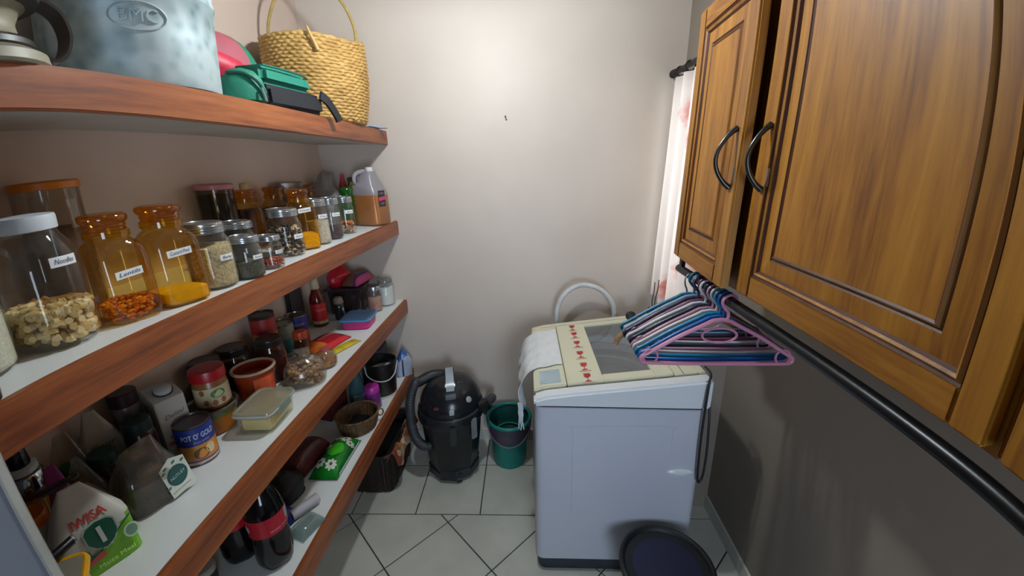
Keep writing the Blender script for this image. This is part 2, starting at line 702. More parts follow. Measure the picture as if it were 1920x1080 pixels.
def door(parent, w, h, loc, rotz, handle_x=None, handle_z=.29):
    th, st, rl = .021, .047, .049
    d = bpy.data.objects.new('door', None); COL.objects.link(d)
    d.parent = parent; d.location = loc; d.rotation_euler = (0, 0, rotz)
    build('stile', rbox(0, st, 0, th, 0, h, .004), oak('z'), d)
    build('stile', rbox(w - st, w, 0, th, 0, h, .004), oak('z'), d)
    build('rail', rbox(st, w - st, 0.0003, th, 0, rl, .003), oak('x'), d)
    build('rail', rbox(st, w - st, 0.0003, th, h - rl, h, .003), oak('x'), d)
    bm = bmesh.new()
    panel_rings(bm, st - .001, w - st + .001, rl - .001, h - rl + .001,
                [(0, -.002, 1), (.003, -.006, 0), (.008, -.002, 0), (.012, -.0045, 1), (.016, -.010, 0), (.046, -.0075, 1), (.0495, -.011, 0), (.055, -.0045, 1), (.0585, -.0065, 0)])
    build('panel', bm, [oak('z'), glaze], d, False)
    if handle_x is not None:
        pts = [(handle_x, -.036 * sin(pi * k / 14) ** .8 - .001, handle_z - .062 + .124 * k / 14) for k in range(15)]
        build('handle', tube(pts, .0058, 10, taper=lambda t: .8 + .35 * abs(2 * t - 1) ** 4), mat('#4b4a48', .28, .9), d)
        scuff = mat('#8a6a4a', .5)
        build('wear_mark', rbox(handle_x + .004, handle_x + .02, -.0008, .0002, handle_z - .055, handle_z - .02, .0003), scuff, d, False)
    return d


XD = .48
ZD = 1.324
t = thing('wall_cupboard', 'honey oak wall cupboard with two raised panel doors and bow handles', 'cupboard', (XD + .022, .34, 1.312))
build('carcass', rbox(0, XR - XD - .023, 0, .985, 0, .70, .003), oak('z'), t)
door(t, .373, .668, (-.022, .94, ZD - 1.312), radians(-94.2), .345, .292)
door(t, .542, .668, (-.022, .55, ZD - 1.312), radians(-90), .034, .292)
t = thing('wall_cupboard', 'second oak wall cupboard at the extreme right, mostly out of view', 'cupboard', (XD + .022, -.26, 1.312))
build('carcass', rbox(0, XR - XD - .023, 0, .598, 0, .70, .003), oak('z'), t)
door(t, .542, .668, (-.022, .585, ZD - 1.312), radians(-90), None)

# black clothes rail slung under the cupboards
t = thing('clothes_rail', 'black metal clothes rail slung under the oak cupboards', 'rail', (.5, .0, 1.280))
black_metal = mat('#1d1f22', .32, .5)
build('pipe', tube([(0, -.25, 0), (0, .3, 0), (0, .8, 0), (0, 1.27, 0)], .0125, 14), black_metal, t)
for y in (-.2, 1.25):
    build('bracket', rbox(-.006, .006, y - .01, y + .01, .008, .036, .001), black_metal, t)
build('backing_strip', rbox(.035, .06, -.25, 1.27, .018, .036, .002), mat('#2b221c', .6), t)

# ------------------------------------------------------------------ curtain on its rod
t = thing('curtain_rod', 'dark turned curtain rod with a knob end beside the back wall', 'rod', (.655, 1.62, 1.972))
iron = mat('#2c2826', .5, .4)
build('rod', tube([(0, -.06, 0), (0, .34, 0)], .011, 12), iron, t)
bm = lathe([(.004, 0), (.014, .004), (.016, .012), (.012, .02), (.017, .03), (.018, .042), (.011, .052), (.002, .056)], 16)
build('knob', bm, iron, t, loc=(0, .335, 0), rot=(radians(-90), 0, 0))
build('bracket', tube([(.0, .30, 0), (.03, .30, -.004), (.061, .30, -.012)], .006, 8), iron, t)
for k, y in enumerate((.285, .18, .07)):
    pts = [(.0 + .019 * cos(a), y + .003 * sin(a), -.006 + .019 * sin(a)) for a in [2 * pi * i / 14 for i in range(14)]]
    build('ring', tube(pts, .003, 6, closed=True), iron, t)


def curtain_material():
    m, nt, out = nt_new('sheer_floral_cloth')
    v = coords(nt, (1, 1, 1))
    vo = node(nt, 'ShaderNodeTexVoronoi')
    vo.inputs['Scale'].default_value = 6.0
    vo.inputs['Randomness'].default_value = 0.75
    nz = node(nt, 'ShaderNodeTexNoise'); nz.inputs['Scale'].default_value = 30
    nt.links.new(v, nz.inputs['Vector'])
    mixv = node(nt, 'ShaderNodeMix', data_type='VECTOR')
    mixv.inputs[0].default_value = 0.06
    nt.links.new(v, mixv.inputs[4]); nt.links.new(nz.outputs['Color'], mixv.inputs[5])
    nt.links.new(mixv.outputs[1], vo.inputs['Vector'])
    sx = node(nt, 'ShaderNodeSeparateColor')
    nt.links.new(vo.outputs['Color'], sx.inputs[0])
    gate = node(nt, 'ShaderNodeMath', operation='MULTIPLY_ADD')
    gate.inputs[1].default_value = .38
    nt.links.new(sx.outputs[0], gate.inputs[0])
    nt.links.new(vo.outputs['Distance'], gate.inputs[2])
    c = ramp(nt, gate.outputs[0], [(0.16, '#9a3a40'), (0.26, '#cc706c'), (0.38, '#e6aca4'), (0.52, '#f4ece8')])
    d = node(nt, 'ShaderNodeBsdfDiffuse'); tl = node(nt, 'ShaderNodeBsdfTranslucent')
    tp = node(nt, 'ShaderNodeBsdfTransparent')
    nt.links.new(c, d.inputs[0]); nt.links.new(c, tl.inputs[0]); nt.links.new(c, tp.inputs[0])
    m1 = node(nt, 'ShaderNodeMixShader'); m1.inputs[0].default_value = .62
    nt.links.new(d.outputs[0], m1.inputs[1]); nt.links.new(tl.outputs[0], m1.inputs[2])
    m2 = node(nt, 'ShaderNodeMixShader'); m2.inputs[0].default_value = .12
    nt.links.new(m1.outputs[0], m2.inputs[1]); nt.links.new(tp.outputs[0], m2.inputs[2])
    nt.links.new(m2.outputs[0], out.inputs[0])
    return m


def cur(u, v):
    y = 1.985 - .42 * u - .012 * v * (1 - u)
    z = 1.945 - v * (.985 + .012 * sin(u * 30))
    x = .655 + (.016 + .008 * v) * sin(u * 6.28 * 4.2 + .6 * v) + .006 * sin(u * 40)
    return (x, y, z)


cu_o = build('curtain', sheet(cur, 90, 24), curtain_material(), None)
tag(cu_o, 'sheer white curtain printed with soft red flowers, backlit at the window', 'curtain')

# ------------------------------------------------------------------ top-loading washing machine, turned so that its side faces the door
mw = (.34, 1.53, 0)
wm = thing('washing_machine', 'white top-loading washing machine with a cream lid and red glass stickers', 'washing machine', mw)
enamel = mat('#c6cad6', .3, 0, .02, 3)
enamel_bright = mat('#dfe4e8', .28, 0, .02, 3)
cream = mat('#d9d7bd', .4, 0, .02, 4)
plinth = mat('#2c333e', .55)


def wpart(name, bm, m, smooth=True, parent=wm):
    base = Vector(mw)
    for v in bm.verts:
        v.co -= base
    return build(name, bm, m, parent, smooth)


MX0, MX1, MY0, MY1 = .026, .636, 1.225, 1.86


def mloop(ins, cut):
    x0, x1, y0, y1 = MX0 + ins, MX1 - ins, MY0 + ins, MY1 - ins
    pts = []
    for cx, cy, a0 in ((x1 - cut, y0 + cut, -90), (x1 - cut, y1 - cut, 0), (x0 + cut, y1 - cut, 90), (x0 + cut, y0 + cut, 180)):
        for k in range(6):
            a = radians(a0 + 18 * k)
            pts.append((cx + cut * cos(a), cy + cut * sin(a)))
    return pts


def mstack(levels, capb=True, capt=False):
    bm = bmesh.new(); L = []
    for z, ins, cut in levels:
        L.append([bm.verts.new((p[0], p[1], z)) for p in mloop(ins, cut)])
    n = len(L[0])
    for A, B in zip(L, L[1:]):
        for k in range(n):
            bm.faces.new((A[k], A[(k + 1) % n], B[(k + 1) % n], B[k]))
    if capb: bm.faces.new(L[0][::-1])
    if capt: bm.faces.new(L[-1])
    return bm


wpart('plinth', mstack([(.0, .012, .03), (.072, .006, .03)], True, True), plinth)
wpart('body', mstack([(.066, .001, .03), (.07, 0, .03), (.768, 0, .03), (.770, .004, .028)], False, False), enamel)
# pressed outline of the side panel and its hand hold
pts = [(.165, MY0 - .0005, .30), (.165, MY0 - .0005, .66), (.18, MY0 - .0005, .69), (.50, MY0 - .0005, .70), (.52, MY0 - .0005, .68), (.52, MY0 - .0005, .56)]
wpart('pressed_ridge', tube(smooth_path(pts, 4), .0016, 6), enamel)
wpart('hand_hold', lathe([(.002, -.002), (.046, -.001), (.048, .002), (.040, .006), (.01, .0075)], 24, ab=(1, .28)), enamel_bright)
bpy.context.view_layer.update()
hh = [o for o in wm.children if o.name.startswith('hand_hold')][0]
for v in hh.data.vertices:
    p = v.co + Vector(mw)
    v.co = Vector((.562 + p.x, MY0 - p.z, .505 + p.y)) - Vector(mw)


def zt(x):
    K = ((.022, .800), (.05, .813), (.145, .827), (.21, .836), (.45, .867), (.64, .892))
    for (a, za), (b, zb) in zip(K, K[1:]):
        if x <= b:
            return za + (zb - za) * (x - a) / (b - a)
    return K[-1][1]


def slab(name, x0, x1, y0, y1, th, m, dz=0, nx=6, flat=None, bev=.003, parent=wm):
    bm = bmesh.new()
    xs = [x0 + (x1 - x0) * k / nx for k in range(nx + 1)]
    rows = []
    for y in (y0, y1):
        rows.append([[bm.verts.new((x, y, zt(x) + dz)) for x in xs], [bm.verts.new((x, y, flat if flat is not None else zt(x) + dz - th)) for x in xs]])
    (t0, b0), (t1, b1) = rows
    for k in range(nx):
        bm.faces.new((t0[k], t0[k + 1], t1[k + 1], t1[k]))
        bm.faces.new((b0[k], b1[k], b1[k + 1], b0[k + 1]))
        bm.faces.new((t0[k], b0[k], b0[k + 1], t0[k + 1]))
        bm.faces.new((t1[k], t1[k + 1], b1[k + 1], b1[k]))
    for k in (0, nx):
        bm.faces.new((t0[k], t1[k], b1[k], b0[k]))
    bmesh.ops.recalc_face_normals(bm, faces=bm.faces[:])
    if bev:
        es = [e for e in bm.edges if len(e.link_faces) == 2 and e.calc_face_angle(0) > .6]
        bmesh.ops.bevel(bm, geom=es, offset=bev, segments=2, affect='EDGES', clamp_overlap=True)
    return wpart(name, bm, m, True, parent)


slab('front_bezel', MX0 - .004, MX1 + .004, MY0 - .004, 1.277, 0, enamel_bright, -.002, 14, .774, .008)
slab('back_bezel', MX0, MX1, 1.822, MY1, 0, cream, .002, 10, .774, .004)
slab('right_bezel', .612, MX1, 1.279, 1.82, 0, cream, -.001, 2, .774, .003)
slab('right_cover', .531, .610, 1.281, 1.82, .02, cream, 0, 2, None, .002)
con = slab('control_console', MX0 - .002, .147, 1.281, 1.82, 0, cream, .004, 4, .774, .005)
slab('display_pad', .048, .128, 1.300, 1.395, .003, mat('#a9bcc4', .3), .0062, 2, None, .001)
HX0, HX1, HY0, HY1 = .283, .462, 1.33, 1.785
lid_o = slab('lid', .150, HX0, 1.283, 1.82, .018, cream, .003, 6, None, .003)
slab('lid_edge', HX1, .528, 1.283, 1.82, .018, cream, .003, 2, None, .003, lid_o)
slab('lid_edge', HX0, HX1, 1.283, HY0, .018, cream, .003, 3, None, .003, lid_o)
slab('lid_edge', HX0, HX1, HY1, 1.82, .018, cream, .003, 3, None, .003, lid_o)
slab('lid_window', HX0 - .002, HX1 + .002, HY0 - .002, HY1 + .002, .003, glass('#f0f3f5', .06, .30, .12, '#d8dee4'), -.003, 3, None, 0, lid_o)
# stickers along the lid: a red cracked wine glass on each
red = mat('#b3282d', .45)


def glass_sticker(x, y, k):
    bm = bmesh.new()
    cup = [(-.014, .030), (.012, .030), (.014, .014), (.008, .004), (.0015, .0), (.0015, -.018), (.011, -.022), (.011, -.026), (-.011, -.026), (-.011, -.022), (-.0015, -.018), (-.0015, 0), (-.009, .005), (-.014, .015), (-.006, .018), (-.011, .023)]
    vs = [bm.verts.new((x + p[0] * k, y + p[1] * k, zt(x + p[0] * k) + .0046)) for p in cup]
    bm.faces.new(vs)
    vs2 = [bm.verts.new((x + a * k, y - .036 * k + b * k, zt(x + a * k) + .0046)) for a, b in ((-.022, 0), (.022, 0), (.022, .0025), (-.022, .0025))]
    bm.faces.new(vs2)
    wpart('glass_sticker', bm, red, False, lid_o)


for y in (1.775, 1.69, 1.595, 1.495, 1.395, 1.312):
    glass_sticker(.226 + .004 * (1.6 - y), y, 1.0)
# drum seen through the lid
steel = mat('#b4babf', .35, .1)
prof = [(.235, .80), (.235, .775), (.205, .765), (.20, .74), (.214, .735), (.214, .70), (.205, .695), (.205, .66), (.212, .655), (.212, .60), (.20, .45), (.06, .42)]
bm = lathe(prof, 48, (False, True))
for v in bm.verts:
    v.co += Vector((.372, 1.555, 0))
wpart('drum', bm, steel)
bm = lathe([(.25, .79), (.216, .786), (.208, .775), (.208, .770), (.216, .768)], 48, (False, False))
for v in bm.verts:
    v.co += Vector((.372, 1.555, 0))
wpart('tub_ring', bm, mat('#b9bec4', .4))
bm = lathe([(.05, .42), (.055, .5), (.03, .56), (.02, .6), (.01, .61)], 20)
for v in bm.verts:
    v.co += Vector((.372, 1.555, 0))
wpart('agitator', bm, mat('#9aa2ac', .4))
wpart('slot_frame', rbox(.510, .533, MY0 - .0025, MY0 + .004, .790, .832, .001), mat('#d5dae4', .3))
wpart('slot', rbox(.515, .528, MY0 - .0035, MY0, .797, .825, .0004), mat('#20324a', .4))
wpart('foot', lathe([(.02, 0), (.02, .015)], 12), plinth)
slab('cover_joint', .560, .5615, 1.281, 1.36, .002, mat('#57523f', .6), .0012, 1, None, 0)
slab('cover_joint', .531, .6095, 1.360, 1.3615, .002, mat('#57523f', .6), .0012, 2, None, 0)

# towel over the console
twl = mat('#dfe3e6', .9, 0, .03, 40, .35, 160)


def towel(u, v):
    y = 1.425 + .34 * u
    top = .124
    hang = .175 - .075 * u + .012 * sin(u * 15)
    s = v * (top + hang)
    x0 = .143
    if s < top:
        x = x0 - s
        z = zt(x) + .010
    else:
        q = s - top
        x = x0 - top - .060 * (1 - math.exp(-q / .05)) + .25 * max(0, q - .10) * (1 - u) - .010 * sin(u * 17 + 2) * min(1, q * 8)
        z = zt(x0 - top) + .010 - q * (.55 + .35 * min(1, q / .06))
    y += -.02 * v * (1 - u) + .004 * sin(v * 20)
    return (x, y, z + .003 * sin(u * 25 + v * 6) * (1 if s > top else .3))


tw = thing('towel', 'thin white fringed towel draped over the left edge of the washing machine', 'towel', (.143, 1.59, .84))


def sub_loc(bm, c):
    for v in bm.verts:
        v.co -= Vector(c)
    return bm


build('cloth', sub_loc(sheet(towel, 44, 44, thick=.0022), (.143, 1.59, .84)), twl, tw)
bm = bmesh.new()
rr = random.Random(4)
for k in range(70):
    u = k / 69
    p = Vector(towel(u, 1)); q = Vector(towel(u, .97))
    d = (p - q).normalized()
    e = p + d * rr.uniform(.012, .03) + Vector((rr.uniform(-.003, .003), rr.uniform(-.004, .004), 0))
    tube([q, p, e], .0012, 4, bm)
p0 = Vector(towel(0, .96))
for k in range(10):
    a = p0 + Vector((rr.uniform(-.012, .012), rr.uniform(-.004, .01), 0))
    tube([a, a + Vector((rr.uniform(-.006, .006), 0, -.05)), a + Vector((rr.uniform(-.01, .012), rr.uniform(-.004, .004), -rr.uniform(.08, .13)))], .0022, 5, bm)
fr = build('fringe', sub_loc(bm, (.143, 1.59, .84)), twl, tw)
fr['kind'] = 'stuff'

# hose arching up behind the machine
hp = [(.165, 1.93, .012), (.164, 1.93, .25), (.163, 1.93, .55), (.163, 1.93, .82), (.168, 1.93, .89), (.185, 1.93, .94), (.225, 1.93, .99), (.285, 1.93, 1.017), (.345, 1.93, 1.01), (.40, 1.93, .98), (.44, 1.93, .93), (.458, 1.93, .88), (.462, 1.93, .80), (.462, 1.93, .50), (.46, 1.93, .25), (.46, 1.93, .012)]
h = thing('drain_hose', 'white plastic hose arching up behind the washing machine', 'hose', (.31, 1.93, 0))
build('pipe', sub_loc(tube(smooth_path(hp, 6), .0125, 12), (.31, 1.93, 0)), mat('#c9ced0', .4), h)
for x in (.165, .46):
    bm = lathe([(.017, 0), (.017, .03), (.014, .034)], 14)
    build('collar', bm, mat('#b7bcc0', .4), h, loc=(x - .31, 0, 0))

# black rubber plug cap, adapter box and cord about the machine
t = thing('rubber_cap', 'round black rubber cap standing on the back corner of the washer lid', 'cap', (.505, 1.79, zt(.505) + .003), radians(-8))
build('disc', lathe([(.002, 0), (.021, .001), (.024, .006), (.0235, .010), (.014, .014), (.002, .015)], 24), mat('#15171c', .5), t, loc=(0, 0, .024), rot=(radians(75), 0, 0))
build('stalk', tube([(0, .006, 0), (0, .006, .012)], .006, 10), mat('#15171c', .5), t)
t = thing('adapter_box', 'small black adapter box on the back right corner of the washing machine', 'box', (.612, 1.80, zt(.612)), radians(12))
build('case', rbox(-.02, .02, -.022, .022, .003, .05, .004), mat('#101216', .4), t)
build('lead', tube(smooth_path([(.004, 0, .048), (.01, .01, .09), (.03, .03, .13), (.05, .06, .17)], 4), .0025, 6), mat('#101216', .5), t)
build('lead', tube(smooth_path([(-.006, 0, .048), (-.004, .012, .08), (.012, .03, .12), (.03, .06, .16)], 4), .0025, 6), mat('#101216', .5), t)
cp = [(.640, 1.30, .90), (.634, 1.245, .905), (.618, 1.214, .885), (.612, 1.206, .80), (.611, 1.206, .70), (.613, 1.207, .60), (.618, 1.208, .505), (.626, 1.210, .475), (.640, 1.215, .50), (.645, 1.22, .60), (.646, 1.235, .72), (.650, 1.26, .80), (.66, 1.30, .845)]
c = build('power_cord', tube(smooth_path(cp, 6), .0042, 8), mat('#14161b', .5), None)
tag(c, 'black power cord hanging in a loop down the right corner of the washing machine', 'cord')

# ------------------------------------------------------------------ plastic clothes hangers on the rail
def hanger_parts(fancy):
    """centre line of the hanger in its own plane: x across, z up from the bottom bar; hook bends over the rail"""
    A = .115
    sh = [(0, A + .004)]
    side = [(.035, A - .006), (.10, A - .042), (.165, .030), (.183, .019), (.187, .010), (.182, .002), (.168, 0)]
    right = smooth_path([(x, 0, z) for x, z in side], 4)
    loop = [(-p.x, 0, p.z) for p in reversed(right)] + [(-.02, 0, A + .003), (0, 0, A + .006), (.02, 0, A + .003)] + [tuple(p) for p in right]
    bm = tube(loop + [(.08, 0, -.001), (-.08, 0, -.001)], .0054, 10, closed=True)
    hk = [(0, 0, A), (.001, 0, A + .022), (-.008, 0, A + .034), (-.0165, 0, A + .048), (-.014, 0, A + .062), (0, 0, A + .070), (.013, 0, A + .064), (.0175, 0, A + .05), (.016, 0, A + .042)]
    hook = tube(smooth_path(hk, 4), .0036, 8)
    ext = []
    if fancy:
        for s in (-1, 1):
            pts = [(s * (.163 + .018 * cos(a)), 0, .018 + .020 * sin(a)) for a in [2 * pi * k / 14 for k in range(14)]]
            ext.append(('end_loop', tube(pts, .0028, 6, closed=True)))
        pts = [(.042 * cos(a), 0, .078 + .020 * sin(a)) for a in [2 * pi * k / 18 for k in range(18)]]
        ext.append(('middle_loop', tube(pts, .0032, 6, closed=True)))
    return bm, hook, ext


HC = [('#c07f9a', 'dusty pink plastic hanger, nearest on the rail, with loops at its ends', True),
      ('#1d5fb4', 'bright blue plastic hanger just behind the nearest pink one', False),
      ('#1c86b6', 'turquoise plastic hanger, third from the front of the rail', False),
      ('#d9d4d4', 'off-white plastic hanger behind the turquoise one', False),
      ('#b78aa2', 'mauve pink hanger between the two white ones', True),
      ('#2b3247', 'dark navy hanger right behind the mauve pink one', False),
      ('#cfd5dd', 'white hanger behind the dark navy one', False),
      ('#7d4f66', 'plum-coloured plastic hanger behind the second white one', True),
      ('#3d3350', 'dark purple hanger between the plum one and the pale blue one', False),
      ('#7fa3c0', 'pale blue plastic hanger near the far end of the rail', False),
      ('#2f7ca0', 'teal blue hanger, last plastic one at the far end', False)]
hr = random.Random(11)
for i, (cx, lb, fancy) in enumerate(HC):
    y = .935 + .0205 * i
    t = thing('clothes_hanger', lb, 'hanger', (.497 - .013 + hr.uniform(-.004, .004), y, 1.2805 + .0125 - .187 + .0036 + .004), radians(hr.uniform(-2.2, 2.2) if i else 0), 'clothes hangers on the black rail')
    body, hook, ext = hanger_parts(fancy)
    m = mat(cx, .3, 0, .04, 6)
    build('shoulder_bar', body, m, t)
    build('hook', hook, m, t, loc=(.013, 0, .0))
    for nm, b in ext:
        build(nm, b, m, t)
y = .935 + .0195 * len(HC) + .010
t = thing('clothes_hanger', 'tan wooden hanger at the very back of the rail', 'hanger', (.487, y, 1.052), radians(4), 'clothes hangers on the black rail')
tan = wood('tan_wood', '#7a5c3c', '#97744e', '#a98660', 'x', .5)
pts = smooth_path([(-.205, 0, .012), (-.19, 0, .04), (-.12, 0, .085), (-.04, 0, .113), (0, 0, .118), (.04, 0, .113), (.12, 0, .085), (.19, 0, .04), (.20, 0, .014)], 5)
build('shoulder_bar', tube(pts, .0085, 10), tan, t)
build('hook', tube(smooth_path([(.0, 0, .11), (.0, 0, .18), (-.008, 0, .205), (-.008, 0, .228), (.008, 0, .2395), (.024, 0, .228), (.027, 0, .21)], 4), .0025, 8), mat('#8d9096', .25, .9), t)

# ------------------------------------------------------------------ drum vacuum cleaner
vl = (-.413, 1.80, 0)
vc = thing('vacuum_cleaner', 'black drum vacuum cleaner with a looped hose standing against the back wall', 'vacuum cleaner', vl, face(vl))
vb = mat('#16181c', .32, 0, .1, 5)
vb2 = mat('#1b1e23', .22, 0, .1, 5)
vgrey = mat('#7d868c', .35)
hose_m = mat('#33363b', .5)
build('drum', lathe([(.118, .052), (.124, .055), (.134, .11), (.146, .20), (.156, .30), (.158, .335), (.163, .34), (.163, .352)], 10, n=2.3, bm=None), vb, vc, angle=25)
build('base_skirt', lathe([(.126, .018), (.136, .022), (.138, .06), (.126, .075)], 10), mat('#22252a', .4), vc, angle=25)
build('collar', lathe([(.160, .345), (.172, .352), (.176, .375), (.172, .405), (.160, .412)], 40), vb2, vc)
build('motor_head', lathe([(.158, .408), (.162, .43), (.155, .46), (.142, .49), (.118, .52), (.08, .54), (.03, .546), (.002, .547)], 40), vb2, vc)
hd = smooth_path([(.0, -.125, .50), (.0, -.095, .548), (.0, -.04, .578), (.0, .03, .580), (.0, .08, .556), (.0, .11, .53)], 5)


def strap_bm(path, w, t):
    bm = bmesh.new(); L = []
    n = len(path)
    for i, p in enumerate(path):
        d = (path[min(i + 1, n - 1)] - path[max(i - 1, 0)]).normalized()
        s = Vector((1, 0, 0)); u = s.cross(d).normalized()
        L.append([bm.verts.new(p + s * a * w / 2 + u * b * t / 2) for a, b in ((-1, -1), (1, -1), (1, 1), (-1, 1))])
    for A, B in zip(L, L[1:]):
        for k in range(4):
            bm.faces.new((A[k], A[(k + 1) % 4], B[(k + 1) % 4], B[k]))
    bm.faces.new(L[0][::-1]); bm.faces.new(L[-1])
    return bm


build('carry_handle', strap_bm(hd, .05, .018), vb2, vc)
build('grip_plate', strap_bm([p + Vector((0, 0, .006)) for p in hd[3:16]], .040, .016), mat('#9fabb3', .25), vc)
build('switch', rbox(-.012, .012, -.168, -.150, .438, .462, .003), mat('#aeb6bb', .4), vc)
build('logo_patch', rbox(-.085, -.06, -.143, -.13, .462, .474, .002), mat('#5b2228', .4), vc, rot=(0, 0, 0))
for a, m_ in ((0, vb2), (38, vgrey)):
    r = radians(a)
    o = build('clip', rbox(-.017, .017, -.184, -.166, .27, .385, .006), m_, vc, rot=(0, 0, r))
build('side_knob', lathe([(.014, 0), (.016, .01), (.006, .018)], 14), mat('#9aa1a6', .35), vc, loc=(.085, -.112, .478), rot=(radians(50), 0, radians(35)))
for a in (8, 100, 190, 275):
    r = radians(a)
    bm = lathe([(.003, -.012), (.020, -.012), (.020, .012), (.003, .012)], 14)
    bmesh.ops.rotate(bm, verts=bm.verts[:], cent=(0, 0, 0), matrix=Matrix.Rotation(pi / 2, 3, 'Y'))
    c = build('castor', bm, mat('#0f1114', .4), vc, loc=(.118 * sin(r), -.118 * cos(r), .020), rot=(0, 0, r))
    build('fork', rbox(-.018, .018, -.02, .012, .012, .045, .006), mat('#22262b', .4), c)


def vloc(p):
    q = Vector(p) - Vector(vl)
    return Matrix.Rotation(-face(vl), 3, 'Z') @ q


hz = [(-.505, 1.70, .225), (-.545, 1.69, .225), (-.585, 1.705, .26), (-.607, 1.72, .33), (-.612, 1.735, .42), (-.608, 1.76, .48), (-.588, 1.785, .535), (-0.5832, 1.8200, 0.5170), (-0.5151, 1.8600, 0.5334), (-0.4355, 1.8900, 0.5109), (-0.3808, 1.9000, 0.4578), (-0.3659, 1.9000, 0.3907)]
path = smooth_path([vloc(p) for p in hz], 10)
build('suction_hose', tube(path, .0235, 14), hose_m, vc)
grip = path[len(path) // 2 + 12:]
build('hose_grip', tube(grip, .0275, 14), mat('#202327', .45), vc)
bm = bmesh.new()
for i in range(4, len(path) // 2 + 12, 2):
    d = (path[i + 1] - path[i - 1]).normalized()
    a = d.orthogonal().normalized(); b = d.cross(a)
    tube([path[i] + (a * cos(q) + b * sin(q)) * .0238 for q in [2 * pi * k / 14 for k in range(14)]], .0013, 4, bm, closed=True)
build('hose_rib', bm, hose_m, vc)['kind'] = 'stuff'
hz2 = [(-.25, 1.77, .405), (-.215, 1.80, .405), (-.198, 1.86, .385), (-.205, 1.93, .345), (-.235, 1.99, .28), (-.25, 1.997, .20)]
build('hose_inlet', tube([vloc(p) for p in smooth_path(hz2, 5)], .022, 12), mat('#3d4047', .5), vc)
build('inlet_cuff', tube([vloc((-.268, 1.76, .404)), vloc((-.24, 1.778, .405)), vloc((-.222, 1.793, .405))], .028, 14), vb, vc)
build('plug', rbox(-.015, .015, -.012, .012, -.014, .014, .003), vb, vc, loc=vloc((-0.3581, 1.7800, 0.5031)), rot=(radians(20), radians(15), radians(30)))
for s in (-1, 1):
    p = vloc((-0.3553, 1.7700, 0.5249)) + Vector((.008 * s, 0, 0))
    build('plug_pin', tube([p, p + Vector((.004, -.004, .022))], .003, 6), mat('#b0a890', .3, .8), vc)

# ------------------------------------------------------------------ mop bucket
bl = (-.107, 1.868, 0)
b = thing('mop_bucket', 'teal plastic mop bucket with a dark band, between vacuum and washer', 'bucket', bl, face(bl))
teal = mat('#0c7a70', .35, 0, .06, 5)
dusk = mat('#4a4654', .4, 0, .08, 5)
build('pail', lathe([(.086, 0), (.093, .004), (.098, .10), (.102, .165), (.1, .166), (.094, .012), (.01, .01)], 40), teal, b)
build('dark_band', lathe([(.1025, .163), (.111, .168), (.116, .255), (.119, .262), (.116, .262), (.108, .18), (.101, .166)], 40, (False, False)), dusk, b)
pts = [(.119 * cos(a), .119 * sin(a), .27) for a in [2 * pi * k / 40 for k in range(40)]]
build('rim', tube(pts, .0095, 10, closed=True), teal, b)
build('wringer', lathe([(.105, .258), (.099, .22), (.086, .16), (.070, .14), (.002, .135)], 32, (False, True)), mat('#0f4a44', .4), b)
pts = [(.075 * cos(a), .075 * sin(a) + .005, .168) for a in [2 * pi * k / 32 for k in range(32)]]
build('wringer_ring', tube(pts, .004, 8, closed=True), mat('#2f7f72', .4), b)
pts = [(.122 * cos(a), .122 * sin(a), .262 - .1 * (-sin(a)) * (1 if sin(a) < 0 else 0)) for a in [pi + pi * k / 20 for k in range(21)]]
build('handle', tube(pts, .0035, 8), mat('#6a5a72', .5), b)

# ------------------------------------------------------------------ lidded black bin at the front
bl = (.472, 1.035, 0)
b = thing('waste_bin', 'round black bin with a recessed lid in front of the washing machine', 'bin', bl, face(bl))
ink = mat('#090b0f', .55, 0, .12, 6)
build('tub', lathe([(.108, 0), (.112, .004), (.140, .245), (.144, .25), (.15, .262), (.150, .276)], 48), mat('#191a38', .45, 0, .1, 6), b)
build('lid', lathe([(.151, .262), (.158, .266), (.160, .276), (.158, .288), (.150, .291), (.143, .287), (.139, .278), (.10, .275), (.002, .274)], 56, (False, True)), ink, b)
for k, (x, y, s) in enumerate(((-.012, .02, .006), (-.004, .024, .005), (.008, .018, .008), (.010, .008, .006), (.014, .012, .005))):
    bm = lathe([(s, 0), (s * .8, .0007), (.0005, .0008)], 8, ab=(1, .55))
    build('scuff', bm, mat('#3d434a', .7), b, loc=(x, y, .2747), rot=(0, 0, k * .9))

# ------------------------------------------------------------------ dark basket with a scarf, under the lowest shelf
kl = (-.80, 1.78, 0)
k = thing('storage_basket', 'dark woven basket on the floor under the lowest shelf', 'basket', kl, radians(0))
wick = mat('#241511', .55, 0, .25, 40)
bm = bmesh.new()
seg, rows = 200, 44
L = []
for j in range(rows + 1):
    z = .005 + .225 * j / rows
    ring = []
    for i in range(seg):
        t = 2 * pi * i / seg
        d = .0035 * cos(j * pi / 2) * cos(i * pi / 2.5 + (pi if (j // 2) % 2 else 0))
        g = 1 + .10 * j / rows
        x, y = se(t, .105 * g + d, .165 * g + d, 7)
        ring.append(bm.verts.new((x, y, z)))
    L.append(ring)
for A, B_ in zip(L, L[1:]):
    for i in range(seg):
        bm.faces.new((A[i], A[(i + 1) % seg], B_[(i + 1) % seg], B_[i]))
bm.faces.new(L[0][::-1])
build('wicker', bm, wick, k)
pts = [(*se(2 * pi * i / 60, .117, .183, 7), .232) for i in range(60)]
build('rim', tube(pts, .0075, 8, closed=True), wick, k)
build('dark_filling', lathe([(.1, .15, 6), (.09, .2, 4), (.05, .22, 3), (.002, .225, 2)], 40, (True, True), ab=(1, 1.6)), mat('#0c0a0b', .9, 0, .3, 20, .4, 50), k)


